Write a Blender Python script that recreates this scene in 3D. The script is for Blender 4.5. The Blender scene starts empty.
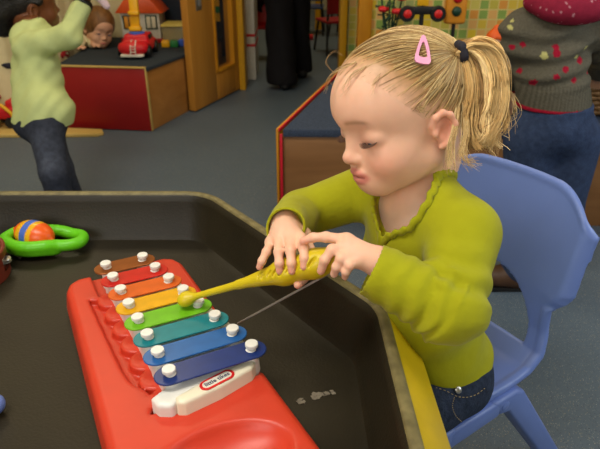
import bpy, bmesh, math, random
import numpy as np
from mathutils import Vector, Matrix

random.seed(7)
RNG = np.random.default_rng(11)
SC = bpy.context.scene
COL = SC.collection
R = math.radians

# ------------------------------------------------------------------ camera, world, lights, exposure
CAM_H, CAM_PITCH, FPX = 0.95, R(27.0), 583.0
cam_data = bpy.data.cameras.new('camera')
cam_data.sensor_width = 36.0
cam_data.lens = FPX / 600.0 * 36.0
cam_data.clip_start = 0.02
cam_data.dof.use_dof = True
cam_data.dof.focus_distance = 0.74
cam_data.dof.aperture_fstop = 11.0
cam = bpy.data.objects.new('camera', cam_data)
cam.location = (0, 0, CAM_H)
cam.rotation_euler = (math.pi / 2 - CAM_PITCH, 0, 0)
COL.objects.link(cam)
SC.camera = cam

world = bpy.data.worlds.new('world')
SC.world = world
world.use_nodes = True
world.node_tree.nodes['Background'].inputs[0].default_value = (0.9, 0.95, 1.0, 1)
world.node_tree.nodes['Background'].inputs[1].default_value = 0.3

SC.view_settings.view_transform = 'Standard'
SC.view_settings.look = 'None'
SC.view_settings.gamma = 1.0
SC.view_settings.use_curve_mapping = False
SC.view_settings.exposure = 0.0


def area_light(name, loc, size, power, color, target=None):
    d = bpy.data.lights.new(name, 'AREA')
    d.shape = 'RECTANGLE'
    d.size, d.size_y = size
    d.energy = power
    d.color = color
    o = bpy.data.objects.new(name, d)
    o.location = loc
    if target is not None:
        v = Vector(target) - Vector(loc)
        o.rotation_euler = v.to_track_quat('-Z', 'Y').to_euler()
    COL.objects.link(o)
    return o


WARM = (1.0, 0.94, 0.82)
AMBER = (1.0, 0.80, 0.46)
area_light('ceiling_lamp_light', (-0.75, 0.15, 2.52), (1.2, 0.6), 36, WARM)
area_light('ceiling_lamp_light', (1.35, 0.25, 2.52), (1.2, 0.6), 5, WARM)  # added lamp, lifts the dim side by the blue chair
area_light('ceiling_lamp_light', (0.9, 2.3, 2.52), (1.2, 0.6), 13, AMBER)
area_light('ceiling_lamp_light', (-1.2, 2.6, 2.52), (1.2, 0.6), 13, AMBER)
area_light('ceiling_lamp_light', (0.0, 5.6, 2.52), (1.2, 0.6), 17, AMBER)
# window in the right wall (cool daylight)
area_light('window_daylight', (2.5, 0.55, 1.35), (1.5, 1.1), 30, (0.78, 0.89, 1.0), target=(0.3, 0.75, 0.4))
# window in the wall behind the photographer (daylight)
area_light('window_daylight', (-0.9, -1.55, 1.5), (1.6, 1.1), 26, (1.0, 0.97, 0.92), target=(0.1, 0.8, 0.6))


# ------------------------------------------------------------------ helpers: colours and materials
def lin(c):
    return tuple((x / 12.92 if x <= 0.04045 else ((x + 0.055) / 1.055) ** 2.4) for x in c)


def rgb(r, g, b):
    return lin((r / 255.0, g / 255.0, b / 255.0))


def mat(name, color, rough=0.5, spec=0.4, var=0.08, scale=40.0, bump=0.0, bscale=200.0, vcol=False, metal=0.0,
        sss=0.0, coat=0.0, stretch=None, sheen=0.0):
    """A procedural material: noise-varied colour, optional colour attribute, optional noise bump."""
    m = bpy.data.materials.new(name)
    m.use_nodes = True
    nt = m.node_tree
    p = nt.nodes['Principled BSDF']
    p.inputs['Roughness'].default_value = rough
    p.inputs['Specular IOR Level'].default_value = spec
    p.inputs['Metallic'].default_value = metal
    p.inputs['Coat Weight'].default_value = coat
    p.inputs['Sheen Weight'].default_value = sheen
    if sss:
        p.inputs['Subsurface Weight'].default_value = sss
        p.inputs['Subsurface Radius'].default_value = (0.9, 0.35, 0.2)
        p.inputs['Subsurface Scale'].default_value = 0.006
    tc = nt.nodes.new('ShaderNodeTexCoord')
    nz = nt.nodes.new('ShaderNodeTexNoise')
    nz.inputs['Scale'].default_value = scale
    nz.inputs['Detail'].default_value = 4
    src = tc.outputs['Object']
    if stretch:
        mp = nt.nodes.new('ShaderNodeMapping')
        mp.inputs['Scale'].default_value = stretch
        nt.links.new(src, mp.inputs['Vector'])
        src = mp.outputs['Vector']
    nt.links.new(src, nz.inputs['Vector'])
    mr = nt.nodes.new('ShaderNodeMapRange')
    mr.inputs['From Min'].default_value = 0.3
    mr.inputs['From Max'].default_value = 0.7
    mr.inputs['To Min'].default_value = 1 - var
    mr.inputs['To Max'].default_value = 1 + var
    nt.links.new(nz.outputs['Fac'], mr.inputs['Value'])
    mx = nt.nodes.new('ShaderNodeVectorMath')
    mx.operation = 'SCALE'
    if vcol:
        at = nt.nodes.new('ShaderNodeAttribute')
        at.attribute_name = 'Col'
        nt.links.new(at.outputs['Color'], mx.inputs[0])
    else:
        mx.inputs[0].default_value = color
    nt.links.new(mr.outputs['Result'], mx.inputs['Scale'])
    nt.links.new(mx.outputs['Vector'], p.inputs['Base Color'])
    if bump:
        nb = nt.nodes.new('ShaderNodeTexNoise')
        nb.inputs['Scale'].default_value = bscale
        nb.inputs['Detail'].default_value = 3
        nt.links.new(src, nb.inputs['Vector'])
        bp = nt.nodes.new('ShaderNodeBump')
        bp.inputs['Strength'].default_value = bump
        bp.inputs['Distance'].default_value = 0.004
        nt.links.new(nb.outputs['Fac'], bp.inputs['Height'])
        nt.links.new(bp.outputs['Normal'], p.inputs['Normal'])
    return m


def mat_floor():
    m = mat('speckled_vinyl', rgb(82, 96, 110), rough=0.45, spec=0.3, var=0.06, scale=3)
    nt = m.node_tree
    p = nt.nodes['Principled BSDF']
    base = p.inputs['Base Color'].links[0].from_socket
    tc = nt.nodes.new('ShaderNodeTexCoord')
    prev = base
    for sc, th, colr in ((190, 0.17, rgb(146, 150, 146)), (230, 0.2, rgb(50, 58, 74)), (150, 0.15, rgb(136, 130, 108))):
        v = nt.nodes.new('ShaderNodeTexVoronoi')
        v.inputs['Scale'].default_value = sc
        nt.links.new(tc.outputs['Object'], v.inputs['Vector'])
        lt = nt.nodes.new('ShaderNodeMath')
        lt.operation = 'LESS_THAN'
        lt.inputs[1].default_value = th
        nt.links.new(v.outputs['Distance'], lt.inputs[0])
        mx = nt.nodes.new('ShaderNodeMix')
        mx.data_type = 'RGBA'
        nt.links.new(lt.outputs[0], mx.inputs[0])
        nt.links.new(prev, mx.inputs[6])
        mx.inputs[7].default_value = (*colr, 1)
        prev = mx.outputs[2]
    nt.links.new(prev, p.inputs['Base Color'])
    return m


def mat_wood(name, c1, c2, rough=0.45, axis=(1.5, 18, 18), scale=2.2):
    m = mat(name, c1, rough=rough, spec=0.3)
    nt = m.node_tree
    p = nt.nodes['Principled BSDF']
    tc = nt.nodes.new('ShaderNodeTexCoord')
    mp = nt.nodes.new('ShaderNodeMapping')
    mp.inputs['Scale'].default_value = axis
    nz = nt.nodes.new('ShaderNodeTexNoise')
    nz.inputs['Scale'].default_value = scale
    nz.inputs['Detail'].default_value = 6
    nz.inputs['Distortion'].default_value = 0.6
    cr = nt.nodes.new('ShaderNodeValToRGB')
    cr.color_ramp.elements[0].position = 0.32
    cr.color_ramp.elements[0].color = (*c1, 1)
    cr.color_ramp.elements[1].position = 0.7
    cr.color_ramp.elements[1].color = (*c2, 1)
    nt.links.new(tc.outputs['Object'], mp.inputs['Vector'])
    nt.links.new(mp.outputs['Vector'], nz.inputs['Vector'])
    nt.links.new(nz.outputs['Fac'], cr.inputs['Fac'])
    nt.links.new(cr.outputs['Color'], p.inputs['Base Color'])
    return m


def mat_mosaic():
    """Wallpaper of small coloured squares with pale joints."""
    m = mat('mosaic_wallpaper', rgb(190, 170, 80), rough=0.5, spec=0.3)
    nt = m.node_tree
    p = nt.nodes['Principled BSDF']
    tc = nt.nodes.new('ShaderNodeTexCoord')
    sc = nt.nodes.new('ShaderNodeVectorMath')
    sc.operation = 'SCALE'
    sc.inputs['Scale'].default_value = 22.0
    nt.links.new(tc.outputs['Object'], sc.inputs[0])
    sx = nt.nodes.new('ShaderNodeSeparateXYZ')
    nt.links.new(sc.outputs['Vector'], sx.inputs[0])
    cb = nt.nodes.new('ShaderNodeCombineXYZ')
    masks = []
    for k, ax in enumerate('XZ'):
        fl = nt.nodes.new('ShaderNodeMath')
        fl.operation = 'FLOOR'
        nt.links.new(sx.outputs[ax], fl.inputs[0])
        nt.links.new(fl.outputs[0], cb.inputs[k])
        fr = nt.nodes.new('ShaderNodeMath')
        fr.operation = 'FRACT'
        nt.links.new(sx.outputs[ax], fr.inputs[0])
        g = nt.nodes.new('ShaderNodeMath')
        g.operation = 'GREATER_THAN'
        g.inputs[1].default_value = 0.13
        nt.links.new(fr.outputs[0], g.inputs[0])
        masks.append(g)
    wn = nt.nodes.new('ShaderNodeTexWhiteNoise')
    wn.noise_dimensions = '2D'
    nt.links.new(cb.outputs[0], wn.inputs['Vector'])
    cr = nt.nodes.new('ShaderNodeValToRGB')
    cr.color_ramp.interpolation = 'CONSTANT'
    cols = [rgb(204, 176, 62), rgb(184, 172, 70), rgb(212, 146, 62), rgb(196, 184, 90), rgb(132, 160, 78), rgb(214, 166, 96),
            rgb(158, 168, 106), rgb(214, 186, 48)]
    els = cr.color_ramp.elements
    els[0].color = (*cols[0], 1)
    els[1].position = 1 / 8
    els[1].color = (*cols[1], 1)
    for i in range(2, 8):
        e = els.new(i / 8)
        e.color = (*cols[i], 1)
    nt.links.new(wn.outputs['Value'], cr.inputs['Fac'])
    mm = nt.nodes.new('ShaderNodeMath')
    mm.operation = 'MULTIPLY'
    nt.links.new(masks[0].outputs[0], mm.inputs[0])
    nt.links.new(masks[1].outputs[0], mm.inputs[1])
    mx = nt.nodes.new('ShaderNodeMix')
    mx.data_type = 'RGBA'
    nt.links.new(mm.outputs[0], mx.inputs[0])
    mx.inputs[6].default_value = (*rgb(206, 188, 116), 1)
    nt.links.new(cr.outputs['Color'], mx.inputs[7])
    nt.links.new(mx.outputs[2], p.inputs['Base Color'])
    return m


def mat_glass(name, color, alpha_mix=0.5, rough=0.05):
    m = bpy.data.materials.new(name)
    m.use_nodes = True
    nt = m.node_tree
    p = nt.nodes['Principled BSDF']
    nz = nt.nodes.new('ShaderNodeTexNoise')
    nz.inputs['Scale'].default_value = 30
    mr = nt.nodes.new('ShaderNodeMapRange')
    mr.inputs['To Min'].default_value = rough
    mr.inputs['To Max'].default_value = rough + 0.08
    nt.links.new(nz.outputs['Fac'], mr.inputs['Value'])
    nt.links.new(mr.outputs['Result'], p.inputs['Roughness'])
    p.inputs['Base Color'].default_value = (*color, 1)
    p.inputs['Alpha'].default_value = alpha_mix
    return m


M = {}
M['floor'] = mat_floor()
M['cream_wall'] = mat('painted_wall_cream', rgb(176, 160, 96), rough=0.7, var=0.03, scale=6)
M['plain_wall'] = mat('painted_wall', rgb(200, 190, 160), rough=0.7, var=0.03, scale=6)
M['ceiling'] = mat('ceiling_tiles', rgb(225, 222, 212), rough=0.8, var=0.03, scale=20)
M['mosaic'] = mat_mosaic()
M['door_wood'] = mat_wood('door_veneer', rgb(178, 118, 42), rgb(192, 134, 54), axis=(14, 14, 1.2))
M['jamb_wood'] = mat_wood('jamb_wood', rgb(188, 122, 24), rgb(204, 140, 34), axis=(14, 14, 1.2))
M['yellow_paint'] = mat('yellow_painted_wood', rgb(204, 150, 26), rough=0.4, var=0.05)
M['bench_wood'] = mat_wood('bench_wood', rgb(128, 88, 52), rgb(146, 104, 64), axis=(1.2, 10, 10))
M['box_wood'] = mat_wood('box_wood', rgb(150, 98, 44), rgb(172, 118, 58), axis=(6, 1.2, 6))
M['pale_wood'] = mat_wood('pale_board_wood', rgb(190, 158, 84), rgb(204, 174, 104), axis=(1.5, 14, 14))
M['red_panel'] = mat('red_painted_panel', rgb(150, 18, 18), rough=0.4, var=0.06, scale=12)
M['red_strip'] = mat('red_edge_strip', rgb(196, 24, 44), rough=0.4)
M['carpet'] = mat('blue_grey_carpet', rgb(54, 60, 66), rough=0.95, spec=0.1, var=0.35, scale=260, bump=0.8, bscale=420)
M['carpet_dark'] = mat('dark_blue_carpet', rgb(62, 72, 92), rough=0.95, spec=0.1, var=0.35, scale=260, bump=0.8, bscale=420)
M['tray_black'] = mat('black_tray_plastic', rgb(35, 30, 19), rough=0.45, spec=0.30, var=0.22, scale=9, bump=0.12, bscale=260)
M['tray_worn'] = mat('worn_tray_lip', rgb(112, 102, 66), rough=0.5, spec=0.4, var=0.35, scale=60)
M['tray_yellow'] = mat('yellow_tray_plastic', rgb(214, 180, 16), rough=0.35, spec=0.4, var=0.07, scale=25)
M['xylo_red'] = mat('red_toy_plastic', rgb(200, 58, 36), rough=0.38, spec=0.45, var=0.04, scale=30)
M['white_plastic'] = mat('white_toy_plastic', rgb(226, 224, 218), rough=0.35, var=0.04)
M['peg_white'] = mat('white_peg_plastic', rgb(228, 226, 220), rough=0.4, var=0.03)
M['cream_plastic'] = mat('cream_toy_plastic', rgb(228, 220, 196), rough=0.4, var=0.04)
M['chair_blue'] = mat('blue_chair_plastic', rgb(104, 128, 196), rough=0.38, spec=0.45, var=0.03, scale=15)
M['mallet'] = mat('yellow_mallet_plastic', rgb(206, 184, 24), rough=0.35, var=0.04)
M['cord'] = mat('grey_cord', rgb(150, 142, 134), rough=0.7)
M['skin'] = mat('fair_skin', (0, 0, 0), rough=0.48, spec=0.35, var=0.03, scale=60, vcol=True, sss=0.25)
M['skin_dark'] = mat('brown_skin', rgb(112, 66, 38), rough=0.45, spec=0.35, var=0.05, scale=40)
M['skin_mid'] = mat('light_skin', rgb(214, 162, 130), rough=0.5, spec=0.3, var=0.04, scale=40)
M['hair_blond'] = mat('blond_hair', (0, 0, 0), rough=0.42, spec=0.4, var=0.12, scale=120, vcol=True)
M['hair_black'] = mat('black_hair', rgb(26, 22, 20), rough=0.5, var=0.3, scale=90, bump=0.8, bscale=160)
M['hair_brown'] = mat('brown_hair', rgb(112, 74, 36), rough=0.45, var=0.3, scale=60, bump=0.6, bscale=200, stretch=(1, 1, 0.25))
M['lime'] = mat('lime_cotton', rgb(158, 158, 20), rough=0.85, spec=0.15, var=0.05, scale=30, bump=0.5, bscale=46, sheen=0.1)
M['denim'] = mat('dark_denim', rgb(46, 56, 76), rough=0.85, spec=0.15, var=0.3, scale=120, bump=0.4, bscale=260)
M['denim_blue'] = mat('blue_denim', rgb(52, 66, 96), rough=0.85, spec=0.15, var=0.2, scale=70, bump=0.4, bscale=200)
M['denim_boy'] = mat('faded_denim', (0, 0, 0), rough=0.85, spec=0.15, var=0.25, scale=60, bump=0.4, bscale=200, vcol=True)
M['green_knit'] = mat('pale_green_fleece', rgb(186, 196, 134), rough=0.9, spec=0.1, var=0.06, scale=14, bump=0.5, bscale=40)
M['cardigan'] = mat('grey_cardigan_knit', (0, 0, 0), rough=0.95, spec=0.1, var=0.12, scale=160, bump=0.6, bscale=220, vcol=True)
M['hood_red'] = mat('red_hood_lining', (0, 0, 0), rough=0.85, spec=0.15, var=0.1, scale=60, bump=0.4, bscale=60, vcol=True)
M['black_cloth'] = mat('black_trouser_cloth', rgb(22, 21, 24), rough=0.85, spec=0.15, var=0.15, scale=20, bump=0.5, bscale=26)
M['cream_cloth'] = mat('cream_cloth', rgb(214, 200, 158), rough=0.9, spec=0.1, var=0.05, scale=16, bump=0.4, bscale=30)
M['black_rubber'] = mat('black_rubber', rgb(24, 24, 25), rough=0.6, var=0.1)
M['shoe_brown'] = mat('brown_leather', rgb(74, 50, 34), rough=0.5, var=0.15)
M['pink'] = mat('pale_pink_plastic', rgb(236, 160, 196), rough=0.35, var=0.03)
M['pink_cloth'] = mat('pale_pink_cloth', rgb(206, 178, 184), rough=0.9, var=0.08, scale=30)
M['metal'] = mat('brushed_metal', rgb(190, 190, 186), rough=0.3, metal=0.9, var=0.05)
M['eye_white'] = mat('eye_white', rgb(214, 206, 200), rough=0.2, var=0.02)
M['eye_iris'] = mat('eye_iris', rgb(60, 66, 80), rough=0.15, var=0.2)
M['lash'] = mat('eyelash', rgb(92, 62, 46), rough=0.6, var=0.1)
for nm, c in (('orange', rgb(226, 92, 22)), ('bright_green', rgb(96, 190, 20)), ('toy_blue', rgb(66, 96, 190)), ('toy_yellow', rgb(228, 170, 20)),
              ('toy_red', rgb(200, 24, 34)), ('toy_green', rgb(40, 120, 60)), ('toy_white', rgb(220, 214, 200)), ('toy_black', rgb(26, 26, 28)),
              ('dark_green', rgb(24, 60, 44)), ('tam_wood', rgb(116, 46, 32)), ('wicker', rgb(120, 88, 52)), ('badge_red', rgb(206, 30, 28)),
              ('badge_blue', rgb(36, 44, 84)), ('navy_board', rgb(36, 42, 52)), ('orange_roof', rgb(216, 84, 30)), ('orange_sign', rgb(214, 140, 40))):
    M[nm] = mat(nm + '_plastic', c, rough=0.4, var=0.05)
BAR_COLS = {'copper': (rgb(158, 92, 44), 0.6), 'red': (rgb(196, 34, 26), 0.1), 'orange': (rgb(212, 96, 28), 0.1), 'yellow': (rgb(222, 166, 14), 0.1),
            'green': (rgb(110, 182, 30), 0.1), 'teal': (rgb(24, 124, 134), 0.1), 'blue': (rgb(36, 96, 164), 0.1), 'navy': (rgb(30, 52, 116), 0.1)}
for nm, (c, mt) in BAR_COLS.items():
    M['bar_' + nm] = mat(nm + '_bar_enamel', c, rough=0.28, spec=0.5, metal=mt, var=0.12, scale=45)


# ------------------------------------------------------------------ helpers: objects
def tag(o, label=None, cat=None, group=None, kind=None):
    if label: o['label'] = label
    if cat: o['category'] = cat
    if group: o['group'] = group
    if kind: o['kind'] = kind
    return o


def wloc(o):
    v = Vector((0, 0, 0))
    while o is not None:
        v += Vector(o.location)
        o = o.parent
    return v


def empty(name, loc):
    o = bpy.data.objects.new(name, None)
    o.location = loc
    o.empty_display_size = 0.05
    COL.objects.link(o)
    return o


def link_mesh(name, me, m, parent=None, origin=None):
    """me holds WORLD coordinates; the object gets an origin and is parented without changing its place."""
    o = bpy.data.objects.new(name, me)
    if m is not None:
        for mm in (m if isinstance(m, (list, tuple)) else [m]):
            me.materials.append(mm)
    if origin is None:
        co = np.empty(len(me.vertices) * 3, np.float32)
        me.vertices.foreach_get('co', co)
        co = co.reshape(-1, 3)
        lo, hi = co.min(0), co.max(0)
        origin = Vector(((lo[0] + hi[0]) / 2, (lo[1] + hi[1]) / 2, lo[2]))
    origin = Vector(origin)
    me.transform(Matrix.Translation(-origin))
    if parent is not None:
        o.parent = parent
        o.location = origin - wloc(parent)
    else:
        o.location = origin
    COL.objects.link(o)
    return o


def from_bm(name, bm, m, parent=None, smooth=None, origin=None):
    me = bpy.data.meshes.new(name)
    bmesh.ops.recalc_face_normals(bm, faces=bm.faces)
    bm.to_mesh(me)
    bm.free()
    if smooth is not None:
        me.polygons.foreach_set('use_smooth', [True] * len(me.polygons))
        if smooth < 3:
            me.set_sharp_from_angle(angle=smooth)
    return link_mesh(name, me, m, parent, origin)


def from_np(name, V, F, m, parent=None, cols=None, smooth=True, origin=None, fmat=None):
    V = np.asarray(V, np.float32)
    F = np.asarray(F, np.int32)
    k = F.shape[1]
    me = bpy.data.meshes.new(name)
    me.vertices.add(len(V))
    me.vertices.foreach_set('co', V.ravel())
    me.loops.add(F.size)
    me.loops.foreach_set('vertex_index', F.ravel())
    me.polygons.add(len(F))
    me.polygons.foreach_set('loop_start', np.arange(0, F.size, k, dtype=np.int32))
    if smooth:
        me.polygons.foreach_set('use_smooth', np.ones(len(F), bool))
    if fmat is not None:
        me.polygons.foreach_set('material_index', np.asarray(fmat, np.int32))
    me.update(calc_edges=True)
    if cols is not None:
        ca = me.color_attributes.new('Col', 'FLOAT_COLOR', 'POINT')
        c4 = np.ones((len(V), 4), np.float32)
        c4[:, :3] = cols
        ca.data.foreach_set('color', c4.ravel())
    return link_mesh(name, me, m, parent, origin)


def rotm(rz=0, rx=0, ry=0):
    return Matrix.Rotation(rz, 3, 'Z') @ Matrix.Rotation(ry, 3, 'Y') @ Matrix.Rotation(rx, 3, 'X')


def bm_box(bm, c, s, rot=None, bevel=0.0, seg=2):
    t = bmesh.new()
    bmesh.ops.create_cube(t, size=1.0)
    for v in t.verts:
        v.co = Vector((v.co.x * s[0], v.co.y * s[1], v.co.z * s[2]))
    if bevel:
        bmesh.ops.bevel(t, geom=t.edges[:], offset=bevel, segments=seg, affect='EDGES', profile=0.5)
    rot = rot or Matrix.Identity(3)
    for v in t.verts:
        v.co = rot @ v.co + Vector(c)
    me = bpy.data.meshes.new('tmp')
    t.to_mesh(me)
    t.free()
    bm.from_mesh(me)
    bpy.data.meshes.remove(me)


def box(name, c, s, m, parent=None, rot=None, bevel=0.004, seg=2):
    bm = bmesh.new()
    bm_box(bm, c, s, rot, bevel, seg)
    return from_bm(name, bm, m, parent, smooth=R(40))


def bm_tube(bm, pts, rad, n=10, caps=True, sx=1.0):
    pts = [Vector(p) for p in pts]
    rad = rad if isinstance(rad, (list, tuple)) else [rad] * len(pts)
    rings = []
    up = Vector((0, 0, 1))
    prev = None
    for i, p in enumerate(pts):
        t = (pts[min(i + 1, len(pts) - 1)] - pts[max(i - 1, 0)]).normalized()
        a = prev if prev is not None else (up if abs(t.dot(up)) < 0.95 else Vector((1, 0, 0)))
        a = (a - t * a.dot(t)).normalized()
        prev = a
        b = t.cross(a)
        rings.append([bm.verts.new(p + (a * math.cos(2 * math.pi * k / n) * sx + b * math.sin(2 * math.pi * k / n)) * rad[i]) for k in range(n)])
    for r0, r1 in zip(rings, rings[1:]):
        for k in range(n):
            bm.faces.new((r0[k], r0[(k + 1) % n], r1[(k + 1) % n], r1[k]))
    if caps:
        bm.faces.new(rings[0])
        bm.faces.new(rings[-1])


def tube(name, pts, rad, m, parent=None, n=10):
    bm = bmesh.new()
    bm_tube(bm, pts, rad, n)
    return from_bm(name, bm, m, parent, smooth=R(50))


def bm_lathe(bm, c, prof, axis=(0, 0, 1), n=24):
    """prof: (radius, height) list along the axis."""
    q = Vector((0, 0, 1)).rotation_difference(Vector(axis).normalized())
    rings = []
    for r, h in prof:
        rings.append([bm.verts.new(Vector(c) + q @ Vector((max(r, 1e-5) * math.cos(2 * math.pi * k / n), max(r, 1e-5) * math.sin(2 * math.pi * k / n), h))) for k in range(n)])
    for r0, r1 in zip(rings, rings[1:]):
        for k in range(n):
            bm.faces.new((r0[k], r0[(k + 1) % n], r1[(k + 1) % n], r1[k]))
    bm.faces.new(rings[0])
    bm.faces.new(rings[-1])


def lathe(name, c, prof, m, parent=None, axis=(0, 0, 1), n=24, smooth=R(45)):
    bm = bmesh.new()
    bm_lathe(bm, c, prof, axis, n)
    return from_bm(name, bm, m, parent, smooth=smooth)


def bm_prism(bm, pts, ax, ay, az, o, h, bevel=0.0, seg=2):
    """outline pts (u, v) in the plane (ax, ay) at o, extruded by h along az."""
    ax, ay, az, o = Vector(ax), Vector(ay), Vector(az), Vector(o)
    t = bmesh.new()
    vs = [t.verts.new(o + ax * u + ay * v) for u, v in pts]
    f = t.faces.new(vs)
    ex = bmesh.ops.extrude_face_region(t, geom=[f])
    for v in ex['geom']:
        if isinstance(v, bmesh.types.BMVert):
            v.co += az * h
    bmesh.ops.recalc_face_normals(t, faces=t.faces)
    if bevel:
        ed = [e for e in t.edges if len(e.link_faces) == 2 and e.calc_face_angle(0) > R(35)]
        bmesh.ops.bevel(t, geom=ed, offset=bevel, segments=seg, affect='EDGES', profile=0.5)
    me = bpy.data.meshes.new('tmp')
    t.to_mesh(me)
    t.free()
    bm.from_mesh(me)
    bpy.data.meshes.remove(me)


def prism(name, pts, ax, ay, az, o, h, m, parent=None, bevel=0.0, seg=2):
    bm = bmesh.new()
    bm_prism(bm, pts, ax, ay, az, o, h, bevel, seg)
    return from_bm(name, bm, m, parent, smooth=R(40))


def stadium(l, w, n=10):
    r = w / 2
    a = l / 2 - r
    return [(a + r * math.cos(t), r * math.sin(t)) for t in np.linspace(-math.pi / 2, math.pi / 2, n)] + \
           [(-a + r * math.cos(t), r * math.sin(t)) for t in np.linspace(math.pi / 2, 3 * math.pi / 2, n)]


# ------------------------------------------------------------------ helpers: smooth solids (signed distance + surface nets)
class Prim:
    def __init__(s, fn, c, r, k=0.0, op='add'):
        s.fn, s.c, s.r, s.k, s.op = fn, np.asarray(c, float), float(r), k, op


def cap(a, b, ra, rb, k=0.01, op='add'):
    a, b = np.asarray(a, float), np.asarray(b, float)
    d = b - a
    L2 = float(d @ d) + 1e-12

    def fn(X, Y, Z):
        t = np.clip(((X - a[0]) * d[0] + (Y - a[1]) * d[1] + (Z - a[2]) * d[2]) / L2, 0, 1)
        return np.sqrt((X - a[0] - t * d[0]) ** 2 + (Y - a[1] - t * d[1]) ** 2 + (Z - a[2] - t * d[2]) ** 2) - (ra + (rb - ra) * t)
    return Prim(fn, (a + b) / 2, math.sqrt(L2) / 2 + max(ra, rb), k, op)


def ell(c, r, rot=None, k=0.01, op='add'):
    """ellipsoid; rot columns are its axes."""
    c, r = np.asarray(c, float), np.asarray(r, float)
    A = np.eye(3) if rot is None else np.asarray(rot, float)

    def fn(X, Y, Z):
        dx, dy, dz = X - c[0], Y - c[1], Z - c[2]
        u = dx * A[0, 0] + dy * A[1, 0] + dz * A[2, 0]
        v = dx * A[0, 1] + dy * A[1, 1] + dz * A[2, 1]
        w = dx * A[0, 2] + dy * A[1, 2] + dz * A[2, 2]
        k0 = np.sqrt((u / r[0]) ** 2 + (v / r[1]) ** 2 + (w / r[2]) ** 2)
        k1 = np.sqrt((u / r[0] ** 2) ** 2 + (v / r[1] ** 2) ** 2 + (w / r[2] ** 2) ** 2) + 1e-9
        return k0 * (k0 - 1.0) / k1
    return Prim(fn, c, r.max(), k, op)


def rbox(c, s, rot=None, rad=0.005, k=0.0, op='add'):
    c, s = np.asarray(c, float), np.asarray(s, float) / 2 - rad
    A = np.eye(3) if rot is None else np.asarray(rot, float)

    def fn(X, Y, Z):
        dx, dy, dz = X - c[0], Y - c[1], Z - c[2]
        q = [np.abs(dx * A[0, i] + dy * A[1, i] + dz * A[2, i]) - s[i] for i in range(3)]
        out = np.sqrt(np.maximum(q[0], 0) ** 2 + np.maximum(q[1], 0) ** 2 + np.maximum(q[2], 0) ** 2)
        return out + np.minimum(np.maximum(q[0], np.maximum(q[1], q[2])), 0) - rad
    return Prim(fn, c, float(np.linalg.norm(s)) + rad, k, op)


def half(p, n, k=0.004, op='sub'):
    """half space on the +n side of p (removed by default)."""
    p, n = np.asarray(p, float), np.asarray(n, float)
    n = n / np.linalg.norm(n)
    return Prim(lambda X, Y, Z: -((X - p[0]) * n[0] + (Y - p[1]) * n[1] + (Z - p[2]) * n[2]), p, 50.0, k, op)


def smin(a, b, k):
    if k <= 0: return np.minimum(a, b)
    h = np.maximum(k - np.abs(a - b), 0) / k
    return np.minimum(a, b) - h * h * k * 0.25


def sdf_grid(prims, lo, hi, h):
    lo, hi = np.asarray(lo, float), np.asarray(hi, float)
    n = np.ceil((hi - lo) / h).astype(int) + 1
    ax = [(lo[i] + h * np.arange(n[i])).astype(np.float32) for i in range(3)]
    F = np.full(n, 0.05, np.float32)
    for p in prims:
        m = p.r + p.k + 4 * h
        s = []
        for i in range(3):
            a = max(0, int((p.c[i] - m - lo[i]) / h))
            b = min(n[i], int((p.c[i] + m - lo[i]) / h) + 2)
            s.append(slice(a, b))
        if any(q.stop <= q.start for q in s): continue
        d = p.fn(ax[0][s[0]][:, None, None], ax[1][s[1]][None, :, None], ax[2][s[2]][None, None, :]).astype(np.float32)
        sub = F[tuple(s)]
        F[tuple(s)] = smin(sub, d, p.k) if p.op == 'add' else -smin(-sub, d, p.k)
    return F, lo


def sdf_eval(prims, P):
    P = np.asarray(P, float)
    F = np.full(len(P), 1.0)
    for p in prims:
        d = p.fn(P[:, 0], P[:, 1], P[:, 2])
        F = smin(F, d, p.k) if p.op == 'add' else -smin(-F, d, p.k)
    return F


def nets(F, lo, h):
    S = F < 0
    nx, ny, nz = F.shape
    cnt = np.zeros((nx - 1, ny - 1, nz - 1), np.int8)
    for i in (0, 1):
        for j in (0, 1):
            for k in (0, 1):
                cnt += S[i:nx - 1 + i, j:ny - 1 + j, k:nz - 1 + k]
    mask = (cnt > 0) & (cnt < 8)
    I = np.argwhere(mask)
    idx = np.full(mask.shape, -1, np.int32)
    idx[mask] = np.arange(len(I))
    pos = np.zeros((len(I), 3))
    num = np.zeros(len(I))
    corners = [(i, j, k) for i in (0, 1) for j in (0, 1) for k in (0, 1)]
    val = {c: F[I[:, 0] + c[0], I[:, 1] + c[1], I[:, 2] + c[2]] for c in corners}
    for a in corners:
        for d in range(3):
            if a[d] == 0:
                b = tuple(1 if q == d else a[q] for q in range(3))
                fa, fb = val[a], val[b]
                x = (fa < 0) != (fb < 0)
                t = np.where(x, fa / np.where(x, fa - fb, 1), 0)
                p = np.array(a, float)[None, :] + t[:, None] * (np.array(b, float) - np.array(a, float))[None, :]
                pos += np.where(x[:, None], p, 0)
                num += x
    V = (I + pos / num[:, None]) * h + lo
    Q = []
    for d in range(3):
        e, g = [(1, 2), (2, 0), (0, 1)][d]
        sl0 = [slice(None)] * 3
        sl1 = [slice(None)] * 3
        sl0[d], sl1[d] = slice(0, -1), slice(1, None)
        diff = S[tuple(sl0)] != S[tuple(sl1)]
        ins = S[tuple(sl0)]
        C = np.argwhere(diff)
        ok = (C[:, e] > 0) & (C[:, g] > 0) & (C[:, e] < F.shape[e] - 1) & (C[:, g] < F.shape[g] - 1)
        C = C[ok]
        inside = ins[C[:, 0], C[:, 1], C[:, 2]]
        q = []
        for de, dg in ((1, 1), (0, 1), (0, 0), (1, 0)):
            c = C.copy()
            c[:, e] -= de
            c[:, g] -= dg
            q.append(idx[c[:, 0], c[:, 1], c[:, 2]])
        q = np.stack(q, 1)
        q[~inside] = q[~inside][:, ::-1]
        Q.append(q)
    return V, np.concatenate(Q)


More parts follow.
